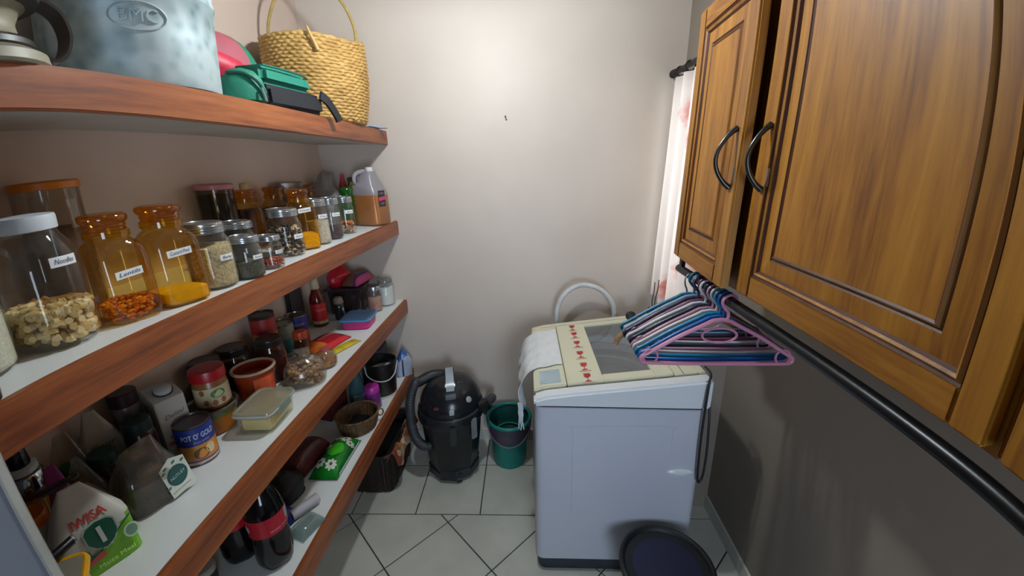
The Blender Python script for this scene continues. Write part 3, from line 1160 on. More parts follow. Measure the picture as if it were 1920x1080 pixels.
def scarf_mat():
    m, nt, out = nt_new('printed_scarf')
    b_ = node(nt, 'ShaderNodeBsdfPrincipled'); b_.inputs['Roughness'].default_value = .8
    nt.links.new(b_.outputs[0], out.inputs[0])
    v = coords(nt, (1, 1, 1))
    vo = node(nt, 'ShaderNodeTexVoronoi'); vo.inputs['Scale'].default_value = 26
    nt.links.new(v, vo.inputs['Vector'])
    sx = node(nt, 'ShaderNodeSeparateColor'); nt.links.new(vo.outputs['Color'], sx.inputs[0])
    nt.links.new(ramp(nt, sx.outputs[0], [(.2, '#7a3226'), (.45, '#a35a2c'), (.62, '#b9875c'), (.8, '#c9b79c')]), b_.inputs['Base Color'])
    return m


def scarf(u, v):
    y = -.18 + .34 * u
    a = v * 2 - 1
    x = .122 + .030 * a + .006 * sin(u * 14)
    z = .245 + .012 * sin(u * 9 + 1) - .075 * max(0, a) ** 2 * (1 + .35 * sin(u * 11)) - .05 * max(0, -a) ** 2
    return (x, y, z)


o = build('scarf', sub_loc(sheet(scarf, 50, 14, thick=.004), (.122, 0, .245)), scarf_mat(), None, loc=(kl[0] + .122, kl[1], .245))
tag(o, 'rust and cream printed scarf draped over the dark basket under the shelves', 'scarf')

# ------------------------------------------------------------------ things on the topmost shelf
Z1 = SZ[0] + .0016


def galv():
    m, nt, out = nt_new('galvanised_zinc')
    b_ = node(nt, 'ShaderNodeBsdfPrincipled')
    b_.inputs['Metallic'].default_value = .4
    b_.inputs['Roughness'].default_value = .52
    nt.links.new(b_.outputs[0], out.inputs[0])
    v = coords(nt)
    vo = node(nt, 'ShaderNodeTexVoronoi', feature='SMOOTH_F1'); vo.inputs['Scale'].default_value = 38
    n = node(nt, 'ShaderNodeTexNoise'); n.inputs['Scale'].default_value = 9; n.inputs['Detail'].default_value = 6
    nt.links.new(v, vo.inputs['Vector']); nt.links.new(v, n.inputs['Vector'])
    mx = node(nt, 'ShaderNodeMath', operation='MULTIPLY_ADD'); mx.inputs[1].default_value = .45
    nt.links.new(vo.outputs['Distance'], mx.inputs[0]); nt.links.new(n.outputs['Fac'], mx.inputs[2])
    nt.links.new(ramp(nt, mx.outputs[0], [(.4, '#6d8287'), (.6, '#93a6aa'), (.8, '#b3c3c6')]), b_.inputs['Base Color'])
    return m


zinc = galv()
tl = (-.830, .900, Z1)
t = thing('washtub', 'round galvanised metal tub embossed BMC on the topmost shelf', 'tub', tl, face(tl))
TP = [(.150, 0), (.158, .002), (.160, .01), (.1655, .10), (.169, .166), (.1725, .170), (.1735, .176), (.1725, .182), (.170, .186), (.1725, .215), (.176, .222), (.174, .226), (.169, .222), (.165, .17), (.155, .012), (.01, .01)]
build('shell', lathe(TP, 72), zinc, t)
pts = [(.1765 * cos(a), .1765 * sin(a), .226) for a in [2 * pi * k / 60 for k in range(60)]]
build('rolled_rim', tube(pts, .006, 10, closed=True), mat('#3c464a', .4, .6), t)
A0 = 8


def tubfn(x, y):
    z = .118 + y
    r = .160 + .0095 * (z - .01) / .156
    a = radians(A0) + x / r - pi / 2
    return ((r + .0012) * cos(a), (r + .0012) * sin(a), z)


pts = [tubfn(.048 * cos(a), .0245 * sin(a)) for a in [2 * pi * k / 40 for k in range(40)]]
build('embossed_oval', tube(pts, .0017, 6, closed=True), zinc, t)
lt = lettering('BMC', .034, zinc, t, lambda x, y: tubfn(x, y), 'embossed_letters', width=.066)
md = lt.modifiers.new('thick', 'SOLIDIFY'); md.thickness = .0045; md.offset = 0

# cream and dark lantern-like appliance with a looped handle
ll = (-.79, .505, Z1)
t = thing('portable_lantern', 'dark and cream portable lantern with a looped handle beside the metal tub', 'lantern', ll, face(ll, 12))
crm = mat('#8c8672', .5, 0, .1, 8)
drk = mat('#241d19', .45, 0, .15, 8)
build('foot', lathe([(.13, 0), (.134, .004), (.131, .018), (.112, .028)], 40), crm, t)
build('foot_ring', lathe([(.112, .026), (.116, .03), (.115, .038), (.106, .044)], 40), drk, t)
build('waist', lathe([(.105, .042), (.092, .052), (.088, .068), (.094, .084), (.106, .094)], 40), crm, t)
build('upper_ring', lathe([(.106, .092), (.124, .096), (.127, .106), (.116, .112)], 40), drk, t)
build('shoulder', lathe([(.118, .11), (.122, .118), (.118, .15), (.10, .17)], 40), mat('#5f5542', .5, 0, .1, 8), t)
build('crown', lathe([(.10, .168), (.104, .175), (.10, .21), (.06, .23), (.002, .235)], 40), drk, t)
lens_ = build('dial', lathe([(.034, 0), (.038, .006), (.034, .016), (.02, .02), (.002, .022)], 28), mat('#12141f', .25), t, loc=(-.012, -.086, .066), rot=(radians(90), 0, 0))
build('dial_button', lathe([(.007, .02), (.008, .026), (.002, .029)], 12), mat('#63594a', .5), t, loc=(-.014, -.086, .066), rot=(radians(90), 0, 0))
hp = smooth_path([(.116, -.02, .105), (.128, -.02, .102), (.150, -.02, .085), (.160, -.02, .055), (.152, -.02, .025), (.135, -.02, .014), (.118, -.02, .022)], 5)


def strap_y(path, w, th):
    bm = bmesh.new(); L = []
    n = len(path)
    for i, p in enumerate(path):
        d = (path[min(i + 1, n - 1)] - path[max(i - 1, 0)]).normalized()
        s = Vector((0, 1, 0)); u = s.cross(d).normalized()
        L.append([bm.verts.new(p + s * a * w / 2 + u * b * th / 2) for a, b in ((-1, -1), (1, -1), (1, 1), (-1, 1))])
    for A, B in zip(L, L[1:]):
        for k in range(4):
            bm.faces.new((A[k], A[(k + 1) % 4], B[(k + 1) % 4], B[k]))
    bm.faces.new(L[0][::-1]); bm.faces.new(L[-1])
    return bm


build('loop_handle', strap_y(hp, .05, .005), drk, t)

# patchwork bag: green and red
gl = (-.898, 1.262, Z1)
t = thing('patchwork_bag', 'rounded green and red patchwork bag between metal tub and straw basket', 'bag', gl, radians(82))
grn = mat('#0f7a60', .6, 0, .08, 10, .15, 120)
rdd = mat('#b81f3c', .5, 0, .08, 10, .15, 120)
pk = mat('#a0505c', .7, 0, .08, 10, .15, 120)
for k in range(8):
    def seg_fn(u, v, k=k):
        a = 2 * pi * (k + u) / 8 + .35
        e = pi * (.02 + .96 * v) - pi / 2
        rr_ = .098 * (1 + .02 * sin(pi * u))
        return (1.43 * rr_ * cos(e) ** .8 * cos(a), .92 * rr_ * cos(e) ** .8 * sin(a), .108 + .108 * sin(e))
    build('patch', sheet(seg_fn, 8, 16), (grn, grn, grn, pk, pk, pk, grn, grn)[k], t)
pts = smooth_path([(-.07, -.085, .085), (-.02, -.112, .092), (.03, -.112, .075), (.075, -.095, .045)], 5)
build('red_flap', strap_bm(pts, .001, .001) if False else sheet(lambda u, v: tuple(Vector((-.11 + .16 * u, -.084 - .022 * sin(pi * u), .148 - .040 * u - .060 * v)) + Vector((0, -.012 * sin(pi * v), 0))), 16, 8, thick=.004), rdd, t)
gl = (-.714, 1.096, Z1)
t = thing('zip_pouch', 'small green zipped pouch squeezed beside the metal tub', 'pouch', gl, face(gl, 8))
build('body', lathe([(.036, 0), (.048, .006), (.050, .03), (.044, .058), (.028, .076), (.002, .082)], 32, ab=(1, .72)), mat('#0c6e55', .6, 0, .08, 10, .15, 120), t)
pts = smooth_path([(-.036, -.020, .066), (.0, -.033, .064), (.028, -.036, .046), (.044, -.026, .012)], 5)
build('zipper', tube(pts, .004, 6), mat('#0a3d33', .6), t)
build('zip_pull', tube([(.034, -.038, .034), (.037, -.040, .018), (.039, -.040, .004)], .0026, 6), mat('#a5b0b2', .3, .7), t)
gl = (-.735, 1.295, Z1)
t = thing('lunch_bag', 'green and black soft cooler bag with a hanging strap in front of straw basket', 'bag', gl, radians(82))
build('lower_part', rbox(-.125, .118, -.06, .075, 0, .058, .012, 3), mat('#11141c', .7, 0, .12, 12, .2, 100), t)
bm = rbox(-.122, .085, -.052, .066, .059, .108, .014, 3)
for v in bm.verts:
    if v.co.z > .09 and v.co.x > 0:
        v.co.x *= .86
build('green_lid', bm, mat('#127762', .65, 0, .06, 10, .15, 120), t)
build('lid_seam', tube(smooth_path([(-.118, -.050, .104), (-.04, -.0505, .106), (.04, -.0505, .105), (.066, -.049, .10)], 4), .003, 6), mat('#0d5a4a', .6), t)
pts = [Vector(p) for p in [(.10, -.064, .058), (.125, -.068, .045), (.15, -.07, .022), (.168, -.072, -.002), (.172, -.073, -.012)]]


def strap_in(path, w, th, side):
    bm = bmesh.new(); L = []
    n = len(path)
    for i, p in enumerate(path):
        d = (path[min(i + 1, n - 1)] - path[max(i - 1, 0)]).normalized()
        s = Vector(side); u = s.cross(d).normalized(); s = d.cross(u).normalized()
        L.append([bm.verts.new(p + s * a * w / 2 + u * b * th / 2) for a, b in ((-1, -1), (1, -1), (1, 1), (-1, 1))])
    for A, B in zip(L, L[1:]):
        for k in range(4):
            bm.faces.new((A[k], A[(k + 1) % 4], B[(k + 1) % 4], B[k]))
    bm.faces.new(L[0][::-1]); bm.faces.new(L[-1])
    return bm


build('strap', strap_in(smooth_path(pts, 5), .028, .008, (.4, 0, .9)), mat('#14171e', .6), t)

# straw basket
bl = (-.803, 1.70, Z1)
t = thing('straw_basket', 'tall woven straw basket with a thin arched handle on the top shelf', 'basket', bl, face(bl))
straw = mat('#c19c5c', .6, 0, .2, 14, .1, 200, '#a9854a')
bm = bmesh.new()
nc, nr = 46, 25
seg, rows = nc * 6, nr * 5
L = []
for j in range(rows + 1):
    z = .27 * j / rows
    q = j / rows
    R = .150 + .032 * sin(min(1, q * 1.25) * pi / 2) - .006 * q * q
    if j < 4:
        R -= .012 * (1 - j / 4)
    ring = []
    for i in range(seg):
        a = 2 * pi * i / seg
        row = j / 5
        ph = (int(row) % 2) * pi
        d = .0085 * (abs(sin(pi * row)) ** .7) * (.30 + .70 * (.5 + .5 * cos(i * 2 * pi / 6 + ph))) + .0006 * sin(13 * a + j)
        zz = z + (.026 * (.5 + .5 * cos(a * 2)) + .010 * sin(a * 3 + .4)) * q ** 3 + .0018 * cos(i * pi / 6 + ph)
        ring.append(bm.verts.new(((R + d) * cos(a), (R + d) * sin(a) * .97, zz)))
    L.append(ring)
for A, B_ in zip(L, L[1:]):
    for i in range(seg):
        bm.faces.new((A[i], A[(i + 1) % seg], B_[(i + 1) % seg], B_[i]))
bm.faces.new(L[0][::-1])
rimp = [v.co.copy() for v in L[-1]]
build('woven_body', bm, straw, t, angle=80)
build('rim', tube([p * .992 for p in rimp[::6]], .0052, 6, closed=True), straw, t)
hz = smooth_path([(.150, -.07, .27), (.148, -.04, .35), (.115, -.02, .43), (.05, 0, .485), (-.03, .01, .49), (-.10, .02, .44), (-.14, .03, .36), (-.155, .04, .28)], 6)
build('handle', tube(hz, .0055, 8), mat('#a08a4c', .6, 0, .15, 40), t)
fl = smooth_path([(-.012, -.176, .288), (-.013, -.184, .292), (-.006, -.191, .27), (.004, -.190, .245), (.012, -.188, .222)], 4)
build('closing_loop', tube(fl, .0055, 6, taper=lambda q: .6 + .8 * q), straw, t)
# pale blue plastic peeping out under the basket
gl = (-.675, 1.90, Z1)
t = thing('blue_plastic_bag', 'scrap of pale blue plastic bag peeping out beneath the straw basket', 'bag', gl, face(gl))
wf1 = wob(5, 5, 60)
build('film', sheet(lambda u, v: (-.05 + .10 * u, -.02 + .06 * v - .012 * sin(u * 7), .003 + .010 * abs(wf1(u * .1, v * .06, 0)) + .012 * (1 - abs(2 * v - 1)) * (1 - u)), 16, 10, thick=.001), mat('#a9bfe2', .4), t)

# ------------------------------------------------------------------ second shelf: jars
Z2 = SZ[1] + .0012
clear = glass('#f8faf8', .02, .15, .03, '#e6e6e2')
amber = glass('#f5dd9f', .02, .2, .06, '#b87a1c')
amber_lid = glass('#eebd66', .03, .22, .16, '#b0640c')
tin_lid = mat('#b9bec2', .22, .9, .05, 20)
paper = mat('#e4e6e4', .6, 0, .02, 20)
inkm = mat('#2c3a5c', .6)


def word_tag(t, s, r, z, a0, a1, hgt=.013, n=2, b=None, tilt=0):
    build('label', band(r, z - hgt / 2, z + hgt / 2, a0, a1, 10, .0010, n, b), paper, t)
    w = radians(a1 - a0) * r * .72
    lettering(s, hgt * .72, inkm, t, on_cyl(r, z, (a0 + a1) / 2, .0017, n, b), 'lettering', .25, width=w)


def screw_lid(t, r, z, h, m=None, name='lid'):
    pr = [(r * .9, z), (r, z + .001)]
    k = 3
    for i in range(k):
        q = z + h * (.08 + .24 * i)
        pr += [(r + .0013, q + h * .04), (r + .0013, q + h * .12), (r - .0006, q + h * .17)]
    pr += [(r, z + h * .86), (r - .001, z + h * .95), (r - .004, z + h), (r * .82, z + h), (r * .8, z + h - .0012), (.001, z + h - .0012)]
    return build(name, lathe(pr, 40), m or tin_lid, t)


def mason(label, J_, s=None, lab=(12, 58), zt_=.52, lidr=.86, group='screw-lidded glass jars', extra=0):
    loc, r, h = J_
    loc = (loc[0], loc[1], Z2)
    t = thing('glass_jar', label, 'jar', loc, face(loc, extra), group)
    pr = [(r * .86, .001), (r * .95, .004), (r * .985, .012), (r, h * .12), (r, h * .62), (r * .97, h * .69), (r * .86, h * .77), (r * .80, h * .81), (r * .80, h * .88)]
    build('body', lathe(pr, 40, (True, False)), clear, t)
    screw_lid(t, r * lidr, h * .825, h * .165)
    if s:
        word_tag(t, s, r, h * zt_, *lab, hgt=min(.014, h * .1))
    return t, loc, r, h


def fill(name, label, loc, r, z0, z1, m, seed=1, n=2, amp=.004, b=None, f=120):
    bm = bmesh.new()
    wf = wob(seed, 6, f)
    b = b or r
    K = 10
    rings = [(r * .9, b * .9, z0, n), (r, b, z0 + .003, n)] + [(r, b, z0 + .003 + (z1 - z0 - .003) * k / K, n) for k in range(1, K + 1)]
    rings += [(r * q, b * q, z1 + .001, n) for q in (.8, .55, .3, .05)]
    loft(bm, rings, 40)
    for v in bm.verts:
        if v.co.z > z1 - .002:
            v.co.z += wf(v.co.x, v.co.y, 0) * amp * 2
    o = build(name, bm, m, None, True, loc, angle=75)
    return tag(o, label, name, None, 'stuff')


# big jar of pasta with a white lid
P0 = ((-0.7957, 0.5758, 1.3470), 0.0643, 0.2147)
loc = (P0[0][0], P0[0][1], Z2); r, h = P0[1], P0[2]
t = thing('glass_jar', 'largest glass jar, white screw lid, a third full of pasta', 'jar', loc, face(loc, 4))
build('body', lathe([(r * .80, .001), (r * .9, .004), (r * .965, .014), (r, .03), (r, h * .60), (r * .97, h * .68), (r * .86, h * .77), (r * .70, h * .84), (r * .66, h * .87), (r * .66, h * .92)], 56, (True, False)), clear, t)
build('lid', lathe([(r * .68, h * .885), (r * .705, h * .89), (r * .71, h * .975), (r * .69, h * .995), (r * .5, h), (.001, h)], 48), mat('#c9d2d8', .35, 0, .03, 8), t)
word_tag(t, 'Noodles', r, h * .655, 12, 50, .016)
pm = [mat('#e2c486', .5, 0, .1, 20), mat('#d6b26c', .5, 0, .1, 20), mat('#ead09a', .5, 0, .1, 20)]
o = pile('pasta', 420, r * .88, .011, .064, pm, None, (.0085, .0060, .0075), 3, None, .006, loc, .28, True)
tag(o, 'short curved pasta pieces filling the bottom of the largest jar', 'pasta', None, 'stuff')

# jar of rice at the near end
P0 = ((-0.8272, 0.4584, 1.3470), 0.0709, 0.2078)
loc = (P0[0][0] + .003, P0[0][1] - .012, Z2); r = .066; h = .208
t = thing('glass_jar', 'glass jar of white rice at the near end of the second shelf', 'jar', loc, face(loc))
build('body', lathe([(r * .82, .001), (r * .93, .005), (r, .02), (r, h * .62), (r * .9, h * .76), (r * .68, h * .84), (r * .66, h * .92)], 48, (True, False)), clear, t)
build('lid', lathe([(r * .68, h * .885), (r * .71, h * .89), (r * .71, h * .975), (r * .5, h), (.001, h)], 40), mat('#c9d2d8', .35), t)
fill('rice', 'white rice in the jar at the near end of the second shelf', loc, r * .95, .005, .085, mat('#d6d3c0', .7, 0, .14, 260, .5, 300), 4)

# dark syrup bottle
P0 = ((-0.6864, 0.3720, 1.3470), 0.0294, 0.1286)
loc = (P0[0][0] - .012, P0[0][1] - .002, Z2); r = .029; h = .23
t = thing('syrup_bottle', 'dark syrup bottle with a red label at the near end of second shelf', 'bottle', loc, face(loc))
build('body', lathe([(r * .8, .001), (r * .97, .005), (r, .015), (r, .12), (r * .8, .15), (r * .42, .185), (r * .4, .205)], 36), mat('#1a1220', .12, 0, .1, 6), t)
build('cap', lathe([(r * .46, .203), (r * .48, .206), (r * .48, .228), (.001, .23)], 24), mat('#8e1520', .35), t)
build('label', band(r, .046, .112, -80, 80, 20), mat('#c2202c', .45), t)
build('label_edge', band(r, .042, .0462, -80, 80, 20), mat('#c99b2a', .45), t)


def amber_jar(label, J_, s=None, body=None, extra=0, lab=(18, 62), zl=.42, group='amber glass jars with bulbous stoppers'):
    loc, r, h = J_
    loc = (loc[0], loc[1], Z2)
    t = thing('amber_jar', label, 'jar', loc, face(loc, extra), group)
    a = r * .94
    pr = [(a * .84, .001, 4), (a * .95, .004, 4.5), (a, .014, 5), (a, h * .60, 5), (a * .96, h * .68, 4.5), (a * .84, h * .735, 3.2), (a * .74, h * .765, 2.2), (a * .74, h * .80, 2)]
    build('body', lathe(pr, 48, (True, False)), amber, t)
    q = a * .74
    build('collar', lathe([(q, h * .785), (q * 1.10, h * .79), (q * 1.10, h * .845), (q * 1.02, h * .85)], 40, (False, False)), glass('#f2cf6a', .03, .2, .3, '#a9760f'), t)
    build('stopper', lathe([(q * .96, h * .845), (q * 1.0, h * .86), (q * .97, h * .875), (q * 1.02, h * .89), (q * .98, h * .905), (q * 1.13, h * .935), (q * 1.17, h * .96), (q * 1.12, h * .985), (q * .98, h), (q * .5, h * .996), (.001, h * .995)], 44, (False, True)), amber_lid, t)
    if s:
        lx0, lx1, lz = -a * .62, a * .42, h * zl
        build('label', sheet(lambda u, v: (lx0 + (lx1 - lx0) * u, -a - .0012, lz + .014 * v + .004 * u), 2, 1), paper, t)
        lettering(s, .010, inkm, t, lambda x, y: ((lx0 + lx1) / 2 + x, -a - .0018, lz + .009 + y + .1 * x), 'lettering', .25, width=(lx1 - lx0) * .8)
    return t, loc, a, h


t, loc, a, h = amber_jar('amber stoppered jar with orange lentils, nearest of the amber jars', ((-0.7652, 0.6889, 1.3470), 0.0466, 0.1990), 'Lentils', extra=27)
o = pile('lentils', 420, a * .86, .006, .036, [mat('#de8426', .6, 0, .15, 20), mat('#c8641a', .6, 0, .15, 20), mat('#eca544', .6, 0, .15, 20)], None, (.006, .0045, .0025), 9, None, .003, loc, .3)
tag(o, 'orange lentils at the bottom of the nearest amber jar', 'lentils', None, 'stuff')
t, loc, a, h = amber_jar('amber stoppered jar holding bright yellow powder, second in the front row', ((-0.7388, 0.7827, 1.3470), 0.0468, 0.2026), 'Custard Pwd', extra=27, zl=.50)
fill('custard_powder', 'bright yellow powder at the bottom of the second amber jar', loc, a * .93, .005, .028, mat('#f2d02c', .8, 0, .06, 40), 6, 5, .004, None, 50).rotation_euler = (0, 0, face(loc, 27))

t, loc, r, h = mason('screw-lidded jar full of pale barley right of the yellow-powder jar', ((-0.7433, 0.8910, 1.3470), 0.0470, 0.1539), 'Barley', (22, 62), .47)
fill('barley', 'pale barley grains filling the screw-lidded jar', loc, r * .94, .005, h * .64, mat('#cdb68a', .8, 0, .3, 190, .6, 240, '#a08a60'), 8)
t, loc, r, h = mason('short screw-lidded jar of dark grey seeds in front of a similar jar', ((-0.7130, 0.9692, 1.3470), 0.0351, 0.1089), 'Seeds', (20, 62), .5, .95)
fill('seeds', 'dark grey seeds in the short screw-lidded jar', loc, r * .93, .004, h * .38, mat('#5d5948', .8, 0, .35, 200, .6, 240, '#3a382f'), 3)
t, loc, r, h = mason('smallest screw-lidded jar with red chilli flakes', ((-0.7128, 1.0641, 1.3470), 0.0298, 0.0932), 'Chilli', (20, 64), .5, .95)
o = pile('chilli_flakes', 200, r * .85, .005, .026, [mat('#b0492c', .6), mat('#8d2f1c', .6), mat('#c87048', .6)], None, (.005, .003, .0015), 5, None, .002, loc, .4)
tag(o, 'red chilli flakes in the smallest jar', 'chilli', None, 'stuff')
t, loc, r, h = mason('screw-lidded jar of dark seeds standing behind the two short jars', ((-.815, 1.095, 0), .040, .128), 'Chia', (15, 58), .60, .95)
fill('dark_seeds', 'near-black seeds in the jar behind the short jars', loc, r * .93, .004, h * .55, mat('#2a2624', .8, 0, .3, 220, .5, 260), 12)
t, loc, r, h = mason('screw-lidded jar of mixed black and cream beans', ((-0.7594, 1.2221, 1.3470), 0.0482, 0.1489), 'Soup mix', (25, 66), .42, .88)
o = pile('mixed_beans', 420, r * .88, .006, h * .60, [mat('#1d1716', .4), mat('#c3a77c', .5), mat('#2a201d', .4), mat('#b98e66', .5), mat('#181414', .4)], None, (.0070, .0048, .0045), 21, None, .004, loc, .25)
tag(o, 'black and cream beans filling the screw-lidded jar', 'beans', None, 'stuff')
t, loc, a, h = amber_jar('amber stoppered jar right of the bean jar, with yellow grains', ((-0.7606, 1.3270, 1.3470), 0.0416, 0.1984), 'Polenta', extra=24, zl=.62)
fill('polenta', 'yellow grains in the amber jar right of the beans', loc, a * .92, .005, .05, mat('#e8c22c', .8, 0, .12, 120), 14, 5).rotation_euler = (0, 0, face(loc, 24))
t, loc, r, h = mason('screw-lidded jar of whitish oats, first of three alike before the jug', ((-0.7568, 1.4152, 1.3470), 0.0380, 0.1619), 'Oats', (8, 60), .62, .92)
fill('oats', 'whitish oats in the first of the three far jars', loc, r * .94, .005, h * .52, mat('#bcb09c', .8, 0, .25, 160, .5, 200), 15)
t, loc, r, h = mason('screw-lidded jar of dark spice, middle of three alike before the jug', ((-0.7559, 1.5174, 1.3470), 0.0354, 0.1574), 'Cloves', (8, 60), .60, .92)
fill('dark_spice', 'dark reddish spice in the middle one of the three far jars', loc, r * .92, .005, h * .3, mat('#43302f', .8, 0, .3, 160, .5, 200), 16)
t, loc, r, h = mason('screw-lidded jar with orange sticks and nuts, beside the jug', ((-0.7570, 1.6393, 1.3470), 0.0368, 0.1524), 'Spices', (4, 54), .60, .92)
o = pile('orange_peel', 60, r * .8, .006, .05, [mat('#c9742a', .6), mat('#c9a27a', .6), mat('#b5622a', .6)], None, (.009, .006, .004), 31, None, .002, loc, .4)
tag(o, 'orange and tan pieces in the jar beside the jug', 'spice', None, 'stuff')

# back row
bl_ = 'amber jars standing in the back row'
t, loc, a, h = amber_jar('dark amber jar in the back row with a pale cork on its stopper', ((-.957, 1.352, 0), .045, .197), None, extra=5, group=bl_)
build('cork', lathe([(.012, .0), (.014, .004), (.013, .018), (.009, .022), (.001, .023)], 14), mat('#b79a72', .8, 0, .15, 30), t, loc=(.005, -.01, h))
fill('brown_grain', 'dark brown grain in the back-row amber jar with the cork', loc, a * .92, .005, .13, mat('#3d1d0c', .8, 0, .2, 120), 17, 5)
t, loc, a, h = amber_jar('dark amber jar in the back row behind the jar of mixed beans', ((-.957, 1.515, 0), .045, .197), None, extra=5, group=bl_)
fill('brown_grain', 'dark brown grain in the amber jar behind the beans', loc, a * .92, .005, .12, mat('#46220d', .8, 0, .2, 120), 18, 5)
t, loc, a, h = amber_jar('dark amber jar in the back row, farthest, near the crumpled bags', ((-.957, 1.742, 0), .045, .192), None, extra=5, group=bl_)
fill('brown_grain', 'dark brown grain in the farthest back-row amber jar', loc, a * .92, .005, .12, mat('#46220d', .8, 0, .2, 120), 19, 5)


def canister(label, x, y, r, h, lidhex, lidh=.02, fillh=None, fillhex=None, name='canister', cat='canister', body=None, z=None):
    loc = (x, y, Z2 if z is None else z)
    t = thing(name, label, cat, loc, face(loc))
    build('body', lathe([(r * .9, .001), (r * .96, .004), (r, .03), (r * 1.02, h - lidh)], 40, (True, False)), body or glass('#d8d2c8', .1, .14, .12, '#b9b0a2'), t)
    build('lid', lathe([(r * 1.03, h - lidh), (r * 1.09, h - lidh + .001), (r * 1.09, h - .003), (r * 1.02, h), (r * .9, h), (r * .88, h - .002), (.001, h - .002)], 40), mat(lidhex, .4, 0, .05, 8), t)
    if fillh:
        build('contents', lathe([(r * .85, .005), (r * .93, .01), (r * .93, fillh), (.001, fillh + .002)], 32), mat(fillhex, .8, 0, .25, 80), t)
    return t


t = canister('tall clear canister with a flat orange lid behind the pasta jar', -.938, .735, .058, .262, '#d27a1c', .016, .17, '#6b4a2f')
build('grip_mark', band(.0585, .17, .225, 30, 52, 6), glass('#f0efe8', .1, .2, .3, '#cfc9bd'), t)
canister('dark canister with a pink lid in the back row near the barley jar', -.955, 1.225, .048, .222, '#b0707c', .016, .19, '#241c18', body=glass('#c9c6c0', .1, .16, .25, '#4a4441'))
loc = (-.962, 1.635, Z2)
t = thing('plastic_tub', 'greyish translucent tub standing in the back row between amber jars', 'tub', loc, face(loc))
build('body', lathe([(.038, .001, 4), (.042, .006, 5), (.045, .19, 5)], 40, (True, False)), glass('#cfc9c2', .2, .15, .3, '#8f8880'), t)
build('lid', lathe([(.046, .188, 5), (.049, .19, 5), (.049, .206, 5), (.044, .21, 5), (.001, .21, 2)], 40), glass('#d9d3cc', .2, .15, .5, '#a39b92'), t)

# crumpled bags in the far corner
loc = (-.945, 1.895, Z2)
t = thing('carrier_bag', 'grey-white crumpled plastic bag in the back corner of second shelf', 'bag', loc, face(loc))
build('bag', bag_bm(.125, .085, .235, 3, .022, .45, 2.3, 1.0, 24, 52, .8, 75), mat('#8d8888', .45, 0, .15, 25, .3, 60), t)
loc = (-.848, 1.968, Z2)
t = thing('snack_bag', 'dark green and black crumpled packet at the back beside the jug', 'packet', loc, face(loc))
build('bag', bag_bm(.085, .06, .215, 13, .010, .5, 2.6, 1.05, 18, 40, .85, 70), mat('#26402a', .35, 0, .4, 22, .3, 60, '#3d3f38'), t)
build('yellow_corner', pillow_bm(.045, .05, .022, 3), mat('#a3954a', .4), t, loc=(.0, -.030, .165), rot=(radians(70), radians(25), 0))
loc = (-.905, 1.992, Z2)
t = thing('red_packet', 'bright red packet peeping over in the back corner behind the jug', 'packet', loc, face(loc))
build('packet', bag_bm(.05, .024, .232, 23, .006, .7, 3, 1.0, 14, 32), mat('#b3202e', .4, 0, .1, 12, .2, 60), t)
loc = (-.825, 1.835, Z2)
t = thing('green_bottle', 'empty clear green plastic bottle upside down between jars and jug', 'bottle', loc, face(loc))
build('body', lathe([(.010, .001), (.0125, .004), (.0125, .03), (.02, .05), (.027, .08), (.028, .12), (.0255, .125), (.028, .13), (.028, .165), (.022, .176), (.001, .172)], 32), glass('#7fd48a', .04, .2, .3, '#1f9a3c'), t)

# jug of amber liquid
P0 = ((-0.7421, 1.8988, 1.3470), 0.0785, 0.2644)
loc = (P0[0][0], P0[0][1] - .008, Z2)
t = thing('plastic_jug', 'translucent plastic jug half full of amber liquid at the far end', 'jug', loc, face(loc, -36))
poly = glass('#e6e6ee', .25, .12, .42, '#cdcdd6')
A, B, H = .068, .060, .262
pr = [(A * .93, B * .93, .001, 5), (A, B, .008, 5.5), (A, B, .14, 5.5), (A * .97, B * .97, .152, 5), (A * .78, B * .84, .185, 4), (A * .52, B * .62, .222, 3, .006, 0), (A * .42, B * .5, .238, 2.5, .010, 0), (A * .36, B * .42, .244, 2, .014, 0)]
bm = bmesh.new(); loft(bm, pr, 48, (True, True))
bm.faces.ensure_lookup_table()
for f in bm.faces:
    f.material_index = 1 if f.calc_center_median().z < .139 else 0
build('body', bm, [poly, glass('#f4efe6', .12, .14, .10, '#d2c6b4')], t)
bm = bmesh.new(); loft(bm, [(A * .91, B * .91, .004, 5), (A * .98, B * .98, .010, 5.5), (A * .98, B * .98, .138, 5.5)], 48)
build('liquid', bm, mat('#b9762c', .25, 0, .05, 6, hex2='#a8641f'), t)
build('handle', tube(smooth_path([(-.030, -.030, .178), (-.043, -.038, .205), (-.036, -.033, .232), (-.018, -.018, .243), (.0, -.008, .244)], 5), .0095, 12), glass('#e9e9f0', .25, .12, .7, '#d2d2da'), t)
build('handle_recess', tube([(-.022, -.041, .200), (-.020, -.039, .222)], .0075, 10, taper=lambda q: 1), mat('#6d6672', .6), t)
build('cap', lathe([(.015, .243), (.0165, .245), (.0165, .262), (.001, .263)], 24), mat('#d9dcde', .4), t, loc=(.014, 0, 0))
lb = sheet(lambda u, v: (.030 + .034 * u, -B - .0012 + (.0075 * max(0, u - .6) / .4) ** 1.0 * .5, .088 + .082 * v), 8, 4)
build('label', sheet(lambda u, v: (A + .0012, -.034 + .050 * u, .088 + .072 * v), 2, 2), mat('#1e1a1f', .4), t)
lb.free()
build('label_stripe', sheet(lambda u, v: (A + .0017, -.034 + .050 * u, .114 + .016 * v + .004 * u), 2, 1), mat('#c23b6e', .4), t)
for s, z, w in (('PURE', .147, .03), ('500', .102, .028)):
    lettering(s, .014, mat('#8f8a90', .5), t, lambda x, y, z=z: (A + .0021, -.009 + x, z + y), 'lettering', width=w)

# ------------------------------------------------------------------ third shelf
Z3 = SZ[2] + .0012


